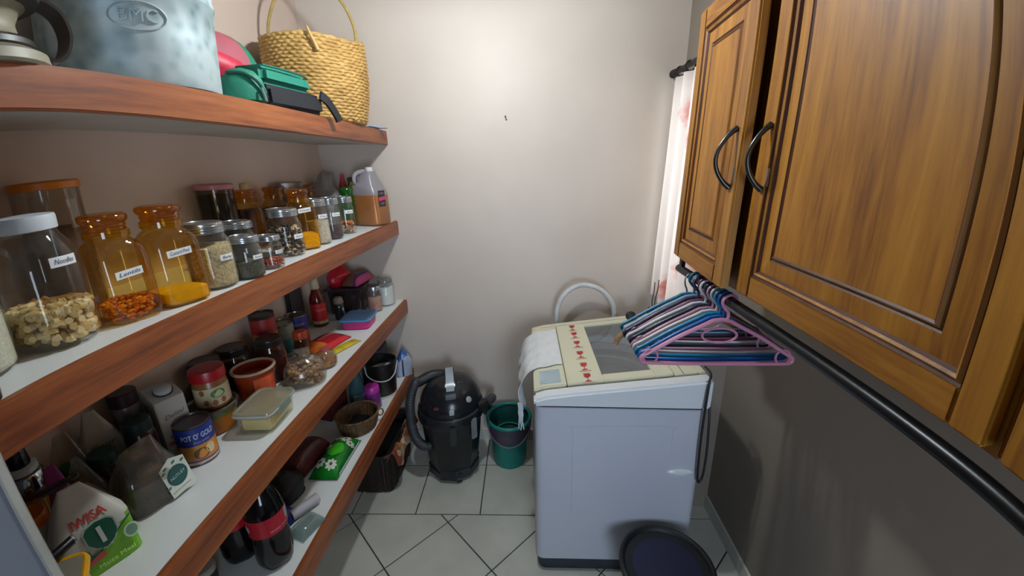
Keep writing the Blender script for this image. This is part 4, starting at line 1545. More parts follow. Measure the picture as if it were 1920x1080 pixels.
def at3(x, y, extra=0):
    return (x, y, Z3), face((x, y), extra)


film = glass('#e9e6df', .12, .2, .10, '#cfc9bf')


def lid_jar(label, x, y, r, h, lidm, lidh, bodym, shoulder=.8, lidk=.85, name='jar', cat='jar', extra=0, z=None, group=None, seg=40):
    loc = (x, y, Z3 if z is None else z)
    t = thing(name, label, cat, loc, face(loc, extra), group)
    hb = h - lidh
    build('body', lathe([(r * .88, .001), (r * .97, .004), (r, .012), (r, hb * shoulder), (r * (lidk + .02), hb * .97), (r * (lidk - .04), hb)], seg), bodym, t)
    lr = r * lidk
    build('lid', lathe([(lr * .98, hb), (lr * 1.02, hb + .001), (lr * 1.02, h - .002), (lr * .95, h), (.001, h)], seg), lidm, t)
    return t


# maize meal bag
loc = (-.822, .512, Z3)
t = thing('maize_meal_bag', 'white and lime green paper bag of maize meal marked with a large 1', 'bag', loc, radians(66))
BW, BD, BH = .138, .066, .178
bm = bag_bm(BW, BD, BH, 41, .0025, .72, 5, 1.0, 16, 48, .98, 40)
bm.faces.ensure_lookup_table()
for f in bm.faces:
    c = f.calc_center_median()
    edge = .030 + .062 * max(0, min(1, (c.x + BW / 2) / BW)) ** 1.8
    f.material_index = 1 if c.z < edge else 0
build('paper_bag', bm, [mat('#c9c8be', .6, 0, .04, 10), mat('#6fae1f', .5, 0, .05, 10)], t)
yf_ = -BD / 2 - .0022


def onbag(x0, z0, tilt=0, k=1.0, lift=0):
    def fn(x, y):
        X = x0 + (x * cos(tilt) - y * sin(tilt)) * k
        Zz = z0 + (x * sin(tilt) + y * cos(tilt)) * k
        taper_ = 0 if Zz < BH * .55 else (Zz - BH * .55) / (BH * .45)
        return (X, yf_ - .0012 - lift + .033 * taper_ ** 1.3, Zz)
    return fn


def patch_on(fn, pts, m, name, parent):
    bm = bmesh.new()
    bm.faces.new([bm.verts.new(fn(*p)) for p in pts])
    return build(name, bm, m, parent, False)


dkg = mat('#0b5a44', .5)
ell = lambda a, b, k=28: [(a * cos(2 * pi * i / k), b * sin(2 * pi * i / k)) for i in range(k)]
shield = [(-.026, .018), (-.018, .026), (0, .030), (.018, .026), (.026, .018), (.026, -.006), (.016, -.022), (0, -.030), (-.016, -.022), (-.026, -.006)]
patch_on(onbag(.010, .078, .05), [(x * 1.1, y * 1.1) for x, y in shield], mat('#b9c9c0', .5), 'shield_edge', t)
patch_on(onbag(.010, .078, .05, lift=.0004), shield, dkg, 'shield', t)
lettering('1', .050, mat('#dfe5e2', .5), t, onbag(.010, .077, .05, lift=.0008), 'numeral', bold=.0015)
lettering('IWISA', .022, mat('#c2423c', .5), t, onbag(.002, .120, .04), 'lettering', bold=.0006, width=.062)
patch_on(onbag(-.030, .050, .1), [(-.03, -.008), (.012, -.008), (.012, .008), (-.03, .008)], dkg, 'green_banner', t)
patch_on(onbag(-.016, .036, .12), [(-.02, -.006), (.02, -.006), (.02, .006), (-.02, .006)], mat('#c2423c', .5), 'red_banner', t)
patch_on(onbag(.056, .052, 0), ell(.014, .016), mat('#c7d8c0', .5), 'seal', t)
patch_on(onbag(.056, .052, 0, lift=.0004), ell(.010, .012), mat('#6f9a80', .5), 'seal_centre', t)
lettering('Maize Meal', .013, mat('#cfe3a8', .5), t, onbag(.018, .016, .02), 'lettering', width=.066)
sw = [(-.066 + .128 * q, .030 + .062 * (.02 + .92 * q) ** 1.8 - .001) for q in [i / 16 for i in range(17)]]
patch_on(lambda x, y: onbag(x, y)(0, 0), [(x, y + .004) for x, y in sw] + [(x, y) for x, y in reversed(sw)], dkg, 'green_curve', t)
# clip resting on the folded bag top
loc = (-.838, .500, Z3 + BH + .002)
t = thing('bag_clip', 'dark purple bag clip lying on top of the maize meal bag', 'clip', loc, radians(70))
build('jaw', rbox(-.032, .024, -.007, .007, 0, .010, .003), mat('#2a1424', .35), t)
build('ring', tube([(.033 + .008 * cos(a), .008 * sin(a), .006) for a in [2 * pi * k / 16 for k in range(16)]], .0022, 6, closed=True), mat('#55504c', .3, .6), t)
loc = (-.888, .535, Z3)
t = thing('purple_packet', 'small magenta packet standing behind the maize meal bag', 'packet', loc, face(loc))
build('packet', bag_bm(.055, .020, .198, 43, .005, .6, 3, 1, 14, 32), mat('#8a2a6c', .5, 0, .2, 20, .2, 60), t)

# brown bag with a cream label
loc = (-.838, .672, Z3)
t = thing('loaf_bag', 'clear plastic bag of brown bread with a cream label', 'bag', loc, radians(77))
build('film', bag_bm(.128, .080, .150, 51, .008, .35, 3.4, 1.03, 18, 44, .95, 60), film, t)
build('bread', bag_bm(.116, .066, .098, 52, .005, .8, 3.2, 1.0, 12, 36, .95, 50), mat('#4c3b2d', .9, 0, .35, 30, .6, 120, '#31271f'), t)


def onloaf(x0, z0, tilt, lift=0):
    return lambda x, y: (x0 + x * cos(tilt) - y * sin(tilt), -.046 - lift + .004 * ((z0 + y) / .1) ** 2, z0 + x * sin(tilt) + y * cos(tilt))


patch_on(onloaf(.034, .052, .12), [(-.028, -.044), (.028, -.044), (.028, .036), (0, .050), (-.028, .036)], mat('#c4c8bb', .6), 'cream_label', t)
patch_on(onloaf(.034, .054, .12, .0004), ell(.022, .025), mat('#1d4644', .6), 'oval', t)
patch_on(onloaf(.034, .054, .12, .0007), ell(.0195, .0225), mat('#234f4c', .6), 'oval_centre', t)
lettering('NUTLEY', .010, mat('#b9c8c0', .6), t, onloaf(.034, .054, .2, .0011), 'lettering', width=.034)
lettering('fresh from the bakery', .005, mat('#5c625c', .6), t, onloaf(.034, .020, .12, .0006), 'lettering', width=.044)
for dx, dz in ((-.02, .083), (.0, .088), (.018, .082), (-.024, .034), (-.026, .074)):
    patch_on(onloaf(.034 + dx, dz, .5), ell(.005, .003, 10), mat('#3e6560', .6), 'leaf_print', t)

# jars, packets and tins
lid_jar('brown jar with a dark green lid behind the brown bread bag', -.902, .742, .031, .162, mat('#0f2a26', .35), .028, mat('#33201a', .2, 0, .2, 10), .85, .92)
lid_jar('lower jar with a dark green lid at the back, left of brown jar', -.918, .660, .029, .135, mat('#123630', .4), .025, mat('#2b1e1a', .25, 0, .2, 10), .85, .95)
(loc, rz) = at3(-.968, .702)
t = thing('flour_packet', 'white flour packet leaning at the back of the third shelf', 'packet', loc, radians(62))
build('packet', bag_bm(.10, .046, .205, 61, .006, .75, 4, 1, 16, 36, .97, 50), mat('#aaa79d', .65, 0, .06, 12, .2, 60), t)
lettering('flour', .02, mat('#6f6c66', .6), t, lambda x, y: (x, -.0265 + .0, .13 + y), 'lettering', .3, width=.05)

loc = (-.921, .842, Z3)
t = thing('drink_carton', 'white drink carton with a round cap and peach pattern', 'carton', loc, radians(66))
W_, Hc = .066, .165
bm = rbox(-W_ / 2, W_ / 2, -W_ / 2, W_ / 2, 0, Hc, .002)
build('carton', bm, mat('#b9b3ab', .5, 0, .03, 8), t)
bm = bmesh.new()
v = [bm.verts.new(p) for p in ((-W_ / 2, -W_ / 2, Hc), (W_ / 2, -W_ / 2, Hc), (W_ / 2, W_ / 2, Hc), (-W_ / 2, W_ / 2, Hc), (-W_ / 2, W_ / 2 - .006, Hc + .022), (W_ / 2, W_ / 2 - .006, Hc + .022))]
for q in ((0, 1, 5, 4), (1, 2, 5), (0, 4, 3), (4, 5, 2, 3)):
    bm.faces.new([v[i] for i in q])
build('gable', bm, mat('#aaa49c', .5), t, False)
build('cap', lathe([(.017, 0), (.019, .001), (.0185, .011), (.016, .013), (.001, .013)], 28), mat('#b2b1ac', .4), t, loc=(.002, -.006, Hc + .012), rot=(radians(18), 0, 0))
build('cap_ring', lathe([(.0195, 0), (.0208, .0005), (.0208, .003), (.0195, .0035)], 28, (False, False)), mat('#1e2326', .5), t, loc=(.002, -.006, Hc + .010), rot=(radians(18), 0, 0))
lettering('Delital', .016, mat('#55544f', .6), t, lambda x, y: (x, -W_ / 2 - .0006, .118 + y + x * .1), 'lettering', .35, width=.045)
for k, (x, z, s, cx) in enumerate(((-.012, .062, .010, '#b5706a'), (.004, .050, .011, '#b08a72'), (.018, .070, .010, '#c09a70'), (.022, .052, .008, '#b57c60'), (-.02, .045, .008, '#a9655c'), (.010, .034, .010, '#b5806c'), (-.008, .026, .009, '#b06a60'))):
    patch_on(lambda a, b, x=x, z=z: (x + a, -W_ / 2 - .0005 - .00005 * k, z + b), ell(s, s * .9, 14), mat(cx, .6), 'peach_print', t)

t = lid_jar('jar with a dark maroon lid standing behind the drink carton', -.974, .792, .030, .205, mat('#2c141a', .35), .034, mat('#5d5a58', .3), .85, 1.0)
loc = (-.986, .900, Z3)
t = thing('black_packet', 'glossy black packet standing against wall behind the peanut butter', 'packet', loc, radians(75))
build('packet', bag_bm(.075, .032, .150, 71, .009, .7, 3, 1, 16, 40, .95, 70), mat('#121419', .22, 0, .2, 20, .3, 60), t)

loc, r, h = ((-0.8390, 0.8198, 0.9110), 0.0397, 0.1198)
loc = (loc[0], loc[1] - .003, Z3)
t = thing('food_can', "blue and orange tin can printed POT O' GOLD", 'can', loc, face(loc))
h = .110
build('can', lathe([(r * .97, 0), (r, .001), (r, .004), (r * .985, .005), (r * .985, h - .005), (r, h - .004), (r, h), (r * .95, h), (r * .93, h - .004), (.001, h - .004)], 44), mat('#5a5658', .3, .7), t)
rl = r * .985
build('blue_band', band(rl, h * .52, h - .006, -120, 120, 32), mat('#1c2f7c', .4), t)
build('orange_band', band(rl, .016, h * .52, -120, 120, 32), mat('#b97a2c', .4), t)
build('purple_line', band(rl, .011, .016, -120, 120, 32), mat('#5a3f7a', .4), t)
build('pale_band', band(rl, .005, .011, -120, 120, 32), mat('#b5a588', .4), t)
lettering("POT O' GOLD", .020, mat('#b9bdd0', .4), t, on_cyl(rl, h * .74, 8), 'lettering', bold=.0004, width=.072)
lettering('finest quality', .008, mat('#9aa2c8', .4), t, on_cyl(rl, h * .60, 14), 'lettering', width=.034)


def oncyl_patch(t, r, z, ang, a, b, m, name, k=24, off=.0016):
    fn = on_cyl(r, z, ang, off)
    return patch_on(fn, ell(a, b, k), m, name, t)


oncyl_patch(t, rl, h * .30, 4, .016, .015, mat('#5a3a26', .5), 'bean_print')
oncyl_patch(t, rl, h * .36, 34, .010, .014, mat('#c9b48a', .5), 'cream_print')

# butter box
loc = (-.757, .968, Z3)
t = thing('butter_box', 'clear clip-lid box holding a block of pale yellow butter', 'box', loc, radians(3))
bx = glass('#f2f2ea', .06, .2, .12, '#d6d6c8')
A, B, H = .052, .068, .062
bm = bmesh.new()
loft(bm, [(A * .84, B * .88, .001, 6), (A * .90, B * .92, .004, 7), (A * .985, B * .985, H, 7)], 56, (True, False))
build('box', bm, bx, t)
bm = bmesh.new()
loft(bm, [(A * 1.0, B * 1.0, H - .007, 7), (A * 1.06, B * 1.04, H - .007, 7), (A * 1.07, B * 1.05, H, 7), (A * 1.03, B * 1.02, H + .006, 7), (A * .9, B * .92, H + .007, 7), (A * .86, B * .89, H + .004, 7)], 56)
build('lid', bm, glass('#ece9dc', .15, .2, .42, '#cfcab2'), t)
pts = [(*se(2 * pi * k / 60, A * 1.045, B * 1.03, 7), H - .002) for k in range(60)]
build('seal', tube(pts, .003, 6, closed=True), mat('#9fb0b8', .35), t)
for s in (-1, 1):
    build('clip', rbox(A * 1.05 * s - .003, A * 1.05 * s + .003, -.03, .03, H - .022, H + .003, .0015), glass('#e0eae6', .1, .2, .5, '#bccac2'), t)
bm = rbox(-.040, .040, -.055, .055, .004, .046, .006, 3)
build('butter', bm, mat('#dccb8c', .5, 0, .08, 14, hex2='#cfb974'), t)

# round tub with a jar of peanut butter on it
loc = (-.893, .940, Z3)
t = thing('round_tub', 'round tub of orange spread with a clear rimmed lid under peanut butter', 'tub', loc, face(loc))
build('tub', lathe([(.050, .001), (.054, .004), (.060, .055), (.060, .062)], 48), mat('#a3601f', .35, 0, .15, 14, hex2='#7d4313'), t)
build('green_line', lathe([(.0605, .053), (.0612, .055), (.0612, .060), (.0605, .062)], 48, (False, False)), mat('#5c6a2c', .4), t)
build('lid', lathe([(.060, .062), (.066, .064), (.067, .076), (.064, .079), (.060, .078), (.057, .073), (.001, .073)], 48), glass('#d5cfc2', .15, .18, .55, '#8c8270'), t)
zp = Z3 + .0735
loc = (-.880, .944, zp)
t = thing('peanut_butter_jar', 'peanut butter jar with a red lid and green oval on its label', 'jar', loc, face(loc))
r = .0405
build('jar', lathe([(r * .9, .001), (r, .006), (r, .070), (r * .92, .080), (r * .9, .086)], 40), mat('#8a5a30', .3, 0, .1, 12), t)
build('label', band(r, .012, .066, -170, 170, 40), mat('#b9ab8c', .5, 0, .04, 14), t)
build('lid', lathe([(r * .93, .083), (r * 1.03, .084), (r * 1.035, .108), (r * 1.0, .113), (r * .9, .114), (.001, .113)], 44), mat('#a3141e', .35, 0, .06, 10), t)
oncyl_patch(t, r, .047, 16, .017, .012, mat('#2f7a22', .5), 'green_oval')
lettering('Nuts', .010, mat('#bcd0a8', .5), t, on_cyl(r, .047, 16, .0020), 'lettering', .2, width=.022)
for a, z in ((-26, .026), (2, .022), (30, .024), (-34, .056)):
    oncyl_patch(t, r, z, a, .006, .0085, mat('#8c5530', .5), 'peanut_print', 12)

# orange tub without its lid
loc = (-.862, 1.088, Z3)
t = thing('orange_tub', 'open orange plastic tub with a pale rim next to the butter box', 'tub', loc, face(loc))
build('tub', lathe([(.044, .001), (.048, .004), (.056, .106), (.0555, .106), (.047, .006), (.001, .006)], 48), glass('#e0a080', .25, .14, .72, '#b5461f'), t)
build('spread', lathe([(.046, .008), (.052, .078), (.03, .084), (.001, .082)], 40), mat('#a33a14', .4, 0, .2, 20, hex2='#8a2a0e'), t)
pts = [(.057 * cos(a), .057 * sin(a), .108) for a in [2 * pi * k / 48 for k in range(48)]]
build('rim', tube(pts, .0048, 10, closed=True), mat('#b59a86', .4), t)
build('label', band(.0545, .035, .095, -8, 60, 14, .0), mat('#bf4e28', .4, 0, .2, 30), t)

lid_m = mat('#3b3835', .3, .5, .1, 10)
def big_jar(label, x, y, r, h, fillhex, tint='#d9cfc6'):
    loc = (x, y, Z3)
    t = thing('preserve_jar', label, 'jar', loc, face(loc), 'big preserve jars at the back')
    build('body', lathe([(r * .9, .001), (r, .008), (r, h * .62), (r * .94, h * .74), (r * .84, h * .80), (r * .84, h * .84)], 40), glass(tint, .03, .18, .12, fillhex), t)
    build('contents', lathe([(r * .85, .004), (r * .95, .01), (r * .95, h * .55), (r * .5, h * .57), (.001, h * .57)], 32), mat(fillhex, .6, 0, .25, 30), t)
    screw_lid(t, r * .90, h * .81, h * .17, lid_m)
    return t


big_jar('preserve jar of reddish jam with a grey lid, behind the nuts', -.882, 1.208, .046, .158, '#6d2f30')
big_jar('preserve jar with a wide grey-green lid behind the orange tub', -.962, 1.145, .047, .155, '#4a4630')
big_jar('dark preserve jar with a black lid behind the peanut butter', -.966, 1.035, .044, .165, '#221a1c')

loc, r, h = ((-0.8810, 1.3779, 0.9110), 0.0318, 0.1088)
loc = (-.865, 1.355, Z3); r = .0245; h = .112
t = thing('spice_shaker', 'spice shaker with an orange cap beside the red packets', 'shaker', loc, face(loc))
build('body', lathe([(r * .9, .001), (r, .005), (r, .07), (r * .92, .08), (r * .86, .085)], 32), glass('#dcc8b8', .06, .18, .3, '#7a4a3a'), t)
build('contents', lathe([(r * .86, .004), (r * .92, .008), (r * .92, .066), (.001, .068)], 28), mat('#6e3a2a', .7, 0, .2, 60), t)
build('label', band(r, .016, .048, -60, 60, 18), mat('#8f7a72', .5, 0, .15, 60), t)
build('cap', lathe([(r * .9, .083), (r * 1.0, .085), (r * .98, .108), (r * .9, .112), (.001, .112)], 32), mat('#c2481c', .4), t)

# bags of nuts
loc = (-.760, 1.182, Z3)
t = thing('nut_bag', 'knotted clear plastic bag of peanuts at the shelf edge', 'bag', loc, face(loc))
bm = bmesh.new()
wf2 = wob(77, 7, 60)
loft(bm, [(.052, .050, .001, 2.4), (.060, .058, .010, 2.3), (.065, .062, .034, 2.2), (.060, .056, .060, 2.1), (.045, .042, .082, 2), (.016, .016, .096, 2), (.009, .009, .103, 2), (.020, .014, .114, 2), (.026, .006, .124, 2)], 40, (True, True))
for v in bm.verts:
    if v.co.z > .002:
        a = atan2(v.co.y, v.co.x); q = wf2(v.co.x, v.co.y, v.co.z) * .010
        v.co.x += q * cos(a); v.co.y += q * sin(a)
build('film', bm, film, t)
pn = [mat('#b58a5c', .5, 0, .15, 30), mat('#a0744a', .5, 0, .15, 30), mat('#c39c70', .5, 0, .15, 30)]
o = pile('peanuts', 340, .051, .008, .060, pn, None, (.0088, .0055, .0055), 55, .048, .010, loc, .3)
tag(o, 'peanuts heaped inside the knotted clear bag', 'peanuts', None, 'stuff')
loc = (-.748, 1.290, Z3)
t = thing('nut_bag', 'smaller clear bag of golden nuts behind the peanut bag', 'bag', loc, face(loc))
bm = bmesh.new()
loft(bm, [(.030, .028, .001, 2.3), (.040, .036, .010, 2.2), (.042, .038, .030, 2.1), (.034, .032, .052, 2), (.012, .012, .064, 2), (.02, .006, .078, 2)], 32)
for v in bm.verts:
    if v.co.z > .002:
        a = atan2(v.co.y, v.co.x); q = wf2(v.co.x + 1, v.co.y, v.co.z) * .006
        v.co.x += q * cos(a); v.co.y += q * sin(a)
build('film', bm, film, t)
build('golden_nuts', lathe([(.028, .004), (.036, .010), (.038, .03), (.028, .046), (.001, .05)], 28), mat('#9c6a34', .6, 0, .3, 70, .5, 90), t)

# tins at the back
def tin(label, x, y, r, h, bands, lidm, group=None):
    loc = (x, y, Z3)
    t = thing('food_tin', label, 'tin', loc, face(loc), group)
    build('can', lathe([(r * .97, 0), (r, .001), (r, .004), (r * .985, .005), (r * .985, h - .005), (r, h - .004), (r, h), (r * .95, h), (r * .93, h - .004), (.001, h - .004)], 40), lidm, t)
    for nm, a, b, cx in bands:
        build(nm, band(r * .985, h * a, h * b, -130, 130, 28), mat(cx, .45, 0, .06, 20), t)
    return t


tin('tall red and orange tin with a dark lid against the wall', -.958, 1.305, .040, .205, [('red_band', .66, .93, '#8f2420'), ('orange_band', .24, .66, '#b5651c'), ('red_foot', .03, .24, '#92262a')], mat('#3a332e', .4, .4))
tin('teal-banded tin with a shiny top left of the blue tin', -.957, 1.392, .044, .132, [('pale_band', .55, .95, '#6d7468'), ('teal_band', .12, .55, '#2b6a68'), ('white_foot', .03, .12, '#a5a49c')], mat('#8a857c', .25, .8))
t = tin('blue and orange tin with a shiny top, right of the teal tin', -.950, 1.482, .040, .130, [('blue_band', .50, .95, '#1f2678'), ('orange_band', .05, .50, '#a8531f')], mat('#8a857c', .25, .8))
lettering('BEANS', .016, mat('#a9b0d6', .5), t, on_cyl(.040 * .985, .095, 12), 'lettering', width=.04)

# red packets lying flat
def on_noodle(x, y):
    a = max(0, 1 - abs(2 * x / .125) ** 3) ** .6
    b = max(0, 1 - abs(2 * y / .17) ** 4) ** .7
    return (x, y, .028 * (.12 + .88 * a * b) + .0026)


loc = (-.842, 1.470, Z3)
t = thing('noodle_packet', 'red and yellow noodle packet lying flat beside the pink box', 'packet', loc, radians(-14))
bm = pillow_bm(.125, .17, .028, 5, .0015)
bm.faces.ensure_lookup_table()
for f in bm.faces:
    c = f.calc_center_median()
    f.material_index = 3 if c.x > .040 else (1 if c.y < -.035 and c.x > -.03 else (2 if c.y > .05 and c.x > 0 else 0))
build('wrapper', bm, [mat('#9a1822', .3, 0, .12, 20), mat('#c8641e', .35, 0, .25, 30), mat('#2a1a14', .4), mat('#c01a26', .28, 0, .08, 20)], t)
lettering('NOODLES', .022, mat('#b8a08c', .5), t, lambda x, y: on_noodle(-.004 - y, x + .018), 'lettering', width=.085)
loc = (-.762, 1.415, Z3)
t = thing('yellow_packet', 'thin yellow packet under the edge of red noodle packet', 'packet', loc, radians(-22))
build('wrapper', pillow_bm(.045, .20, .012, 8, .002), mat('#b7a01e', .4, 0, .2, 30), t)

# bottles
loc = (-.962, 1.678, Z3); r = .0325
t = thing('sauce_bottle', 'red tomato sauce bottle with a cream cap', 'bottle', loc, face(loc))
build('body', lathe([(r * .85, .001), (r * .97, .005), (r, .015), (r, .12), (r * .9, .14), (r * .55, .17), (r * .45, .185)], 36), mat('#5c1310', .12, 0, .1, 8), t)
build('label', band(r, .030, .112, -70, 70, 20), mat('#b51d22', .45, 0, .06, 20), t)
build('label_foot', band(r, .016, .031, -70, 70, 20), mat('#b0a07c', .5, 0, .2, 60), t)
lettering('TOMATO', .013, mat('#d8a8a0', .5), t, on_cyl(r, .082, 12), 'lettering', width=.040)
build('cap', lathe([(r * .52, .178), (r * .56, .18), (r * .54, .208), (r * .48, .212), (r * .48, .226), (r * .4, .232), (.001, .232)], 28), mat('#b0a488', .45), t)
loc = (-.905, 1.752, Z3); r = .024
t = thing('glue_bottle', 'small dark bottle with a grey-beige cap between sauce and pink box', 'bottle', loc, face(loc))
build('body', lathe([(r * .9, .001), (r, .006), (r, .06), (r * .95, .075), (r * .75, .082)], 32), mat('#1f2526', .2, 0, .1, 8), t)
build('cap', lathe([(r * .84, .080), (r * .9, .082), (r * .86, .102), (r * .6, .112), (.001, .114)], 28), mat('#857769', .5), t)
oncyl_patch(t, r, .055, 35, .004, .009, mat('#c2c6c8', .4), 'pale_mark', 14)
loc = (-.999, 1.575, Z3)
t = thing('black_packet', 'tall flat black packet against the wall left of the sauce bottle', 'packet', loc, radians(90))
build('packet', rbox(-.048, .048, -.010, .010, 0, .225, .004), mat('#0e0f12', .4, 0, .2, 12), t)

# pink box with a blue lid
loc = (-.782, 1.672, Z3)
t = thing('lunch_box', 'flat magenta lunch box with a translucent blue lid', 'lunch box', loc, radians(4))
bm = bmesh.new(); loft(bm, [(.054, .054, .001, 6), (.058, .058, .004, 7), (.062, .062, .040, 7)], 48)
build('base', bm, mat('#c2257a', .4, 0, .05, 8), t)
bm = bmesh.new(); loft(bm, [(.063, .063, .038, 7), (.066, .066, .039, 7), (.066, .066, .048, 7), (.062, .062, .053, 7), (.054, .054, .0545, 7)], 48)
build('lid', bm, glass('#8fc0d8', .2, .14, .72, '#5d7fa0'), t)
pts = [(*se(2 * pi * k / 60, .0655, .0655, 7), .044) for k in range(60)]
build('lid_edge', tube(pts, .0042, 6, closed=True), mat('#2b8fb5', .35), t)

# glass container, packets on it
loc = (-.912, 1.892, Z3)
t = thing('storage_box', 'dark translucent storage box in the back corner below the red packet', 'box', loc, radians(8))
bm = bmesh.new(); loft(bm, [(.070, .078, .001, 6), (.076, .086, .005, 7), (.082, .092, .128, 7)], 48, (True, False))
build('box', bm, glass('#b9b4b4', .08, .18, .16, '#6d6668'), t)
build('lid', rbox(-.088, .088, -.100, .100, .128, .136, .003), glass('#c4bfc0', .12, .18, .4, '#6a6264'), t)
build('contents', rbox(-.066, .066, -.074, .074, .004, .085, .02, 3), mat('#4b3230', .7, 0, .3, 30), t)
loc = (-.945, 1.870, Z3 + .1365)
t = thing('red_bag', 'crumpled bright red plastic bag on the storage box', 'bag', loc, radians(60))
build('bag', bag_bm(.12, .075, .095, 91, .012, .5, 2.4, 1.05, 16, 40, .8, 70), mat('#b3152a', .35, 0, .12, 18, .25, 60), t)
loc = (-.868, 1.905, Z3 + .1365)
t = thing('cracker_packet', 'brown packet with a pink end on top of the storage box', 'packet', loc, radians(-6))
bm = pillow_bm(.085, .17, .055, 15, .004)
bm.faces.ensure_lookup_table()
for f in bm.faces:
    c = f.calc_center_median()
    f.material_index = 1 if c.x > .030 else (2 if c.x > .022 else 0)
build('wrapper', bm, [mat('#6b4638', .4, 0, .2, 20), mat('#b53a72', .4, 0, .1, 20), mat('#3a2466', .4)], t)

loc, r, h = ((-0.7845, 1.8722, 0.9110), 0.0350, 0.1389)
loc = (-.778, 1.862, Z3); r = .0335; h = .138
t = thing('salt_jar', 'small jar of pink salt with a black-topped silver lid', 'jar', loc, face(loc))
build('body', lathe([(r * .88, .001), (r * .98, .005), (r, .02), (r, h * .70), (r * .92, h * .78), (r * .88, h * .82)], 36, (True, False)), clear, t)
build('pink_salt', lathe([(r * .8, .004), (r * .94, .01), (r * .94, h * .52), (r * .5, h * .54), (.001, h * .53)], 32), mat('#b5897c', .8, 0, .1, 60), t)
build('lid', lathe([(r * .9, h * .82), (r * .97, h * .825), (r * .97, h * .95), (r * .93, h * .97)], 36, (False, False)), tin_lid, t)
build('lid_top', lathe([(r * .93, h * .965), (r * .9, h * .985), (r * .6, h), (.001, h)], 32), mat('#191a1d', .25), t)
loc, r, h = ((-0.7603, 1.9580, 0.9110), 0.0446, 0.1500)
loc = (-.752, 1.952, Z3); r = .040; h = .150
t = thing('salt_jar', 'taller jar full of white salt at the end against the back wall', 'jar', loc, face(loc))
build('body', lathe([(r * .88, .001), (r * .98, .005), (r, .02), (r, h * .72), (r * .85, h * .80), (r * .8, h * .83)], 36, (True, False)), clear, t)
build('white_salt', lathe([(r * .8, .004), (r * .95, .01), (r * .95, h * .66), (r * .5, h * .67), (.001, h * .67)], 32), mat('#cfd2d2', .8, 0, .05, 60), t)
build('lid', lathe([(r * .84, h * .82), (r * .88, h * .825), (r * .88, h * .93), (r * .84, h * .95), (r * .4, h * .96), (r * .36, h), (.001, h)], 36), glass('#cfd6d8', .06, .25, .45, '#8f989c'), t)

# near end of the third shelf
loc = (-.966, .532, Z3); r = .030
t = thing('cordial_bottle', 'amber bottle with a chrome collar and magenta cap at near end of third shelf', 'bottle', loc, face(loc))
build('body', lathe([(r * .9, .001), (r, .006), (r, .10), (r * .96, .135)], 32), mat('#a8782a', .15, 0, .1, 8), t)
build('wood_ring', lathe([(r * 1.0, .128), (r * 1.06, .13), (r * 1.06, .142), (r, .145)], 32), mat('#5c2a1c', .4), t)
build('chrome_collar', lathe([(r * 1.06, .144), (r * 1.22, .147), (r * 1.24, .172), (r * 1.1, .178)], 36), mat('#aab2b6', .08, 1.0, .02), t)
build('white_ring', lathe([(r * .9, .178), (r * 1.05, .181), (r * 1.05, .190), (r * .85, .194)], 36), mat('#c3ccd0', .3), t)
build('neck', lathe([(r * .72, .193), (r * .75, .2), (r * .68, .225), (r * .62, .23)], 32), mat('#14161c', .12), t)
build('cap', lathe([(r * .66, .228), (r * .82, .232), (r * .84, .258), (r * .72, .268), (.001, .27)], 32), mat('#8d1238', .18, 0, .05), t)
loc = (-.895, .468, Z3); r = .028
t = thing('orange_lid_jar', 'pale jar with an orange ring lid behind the yellow-sealed box', 'jar', loc, face(loc))
build('body', lathe([(r * .9, .001), (r, .006), (r, .115), (r * .95, .122)], 32), mat('#a59c8c', .4, 0, .1, 12), t)
build('lid', lathe([(r * .98, .12), (r * 1.12, .122), (r * 1.12, .138), (r * 1.0, .142), (r * .8, .138), (.001, .138)], 36), mat('#c25a12', .4), t)
loc = (-.750, .374, Z3)
t = thing('sealed_box', 'clear plastic box with a yellow lid seal next to the doorway', 'box', loc, radians(40))
A, B, H = .050, .040, .108
bm = bmesh.new(); loft(bm, [(A * .86, B * .86, .001, 5), (A * .92, B * .92, .005, 6), (A * .99, B * .99, H, 6)], 48, (True, False))
build('box', bm, glass('#dfe4e0', .1, .16, .3, '#b9bdb6'), t)
bm = bmesh.new(); loft(bm, [(A * 1.0, B * 1.0, H - .004, 6), (A * 1.05, B * 1.05, H - .002, 6), (A * 1.03, B * 1.03, H + .005, 6), (A * .9, B * .88, H + .006, 6)], 48)
build('lid', bm, glass('#dcd8cc', .2, .14, .7, '#a8a496'), t)
pts = [(*se(2 * pi * k / 60, A * 1.06, B * 1.06, 6), H + .001) for k in range(60)]
build('yellow_seal', tube(pts, .0062, 8, closed=True), mat('#d39a12', .35, 0, .05), t)
loc = (-.772, .398, Z3 + .1165)
t = thing('can_opener', 'black-handled can opener lying across the yellow-sealed box', 'opener', loc, radians(100))
hm = mat('#14151b', .25)
build('handle', tube(smooth_path([(-.050, .012, .010), (-.02, .006, .010), (.0, 0, .010)], 4), .0075, 12), hm, t)
build('handle', tube(smooth_path([(.046, -.012, .010), (.02, -.006, .010), (.004, 0, .010)], 4), .0085, 12), hm, t)
build('handle', tube(smooth_path([(-.004, .046, .013), (-.002, .02, .011), (0, .004, .010)], 4), .0078, 12), hm, t)
build('tip', lathe([(.0086, 0), (.0088, .003), (.006, .006), (.001, .0065)], 14), mat('#9aa0a2', .3, .8), t, loc=(.046, -.012, .010), rot=(0, radians(90), radians(-15)))
build('pivot', lathe([(.008, 0), (.009, .003), (.006, .006), (.001, .007)], 16), mat('#9aa0a2', .2, .9), t, loc=(0, 0, .016))
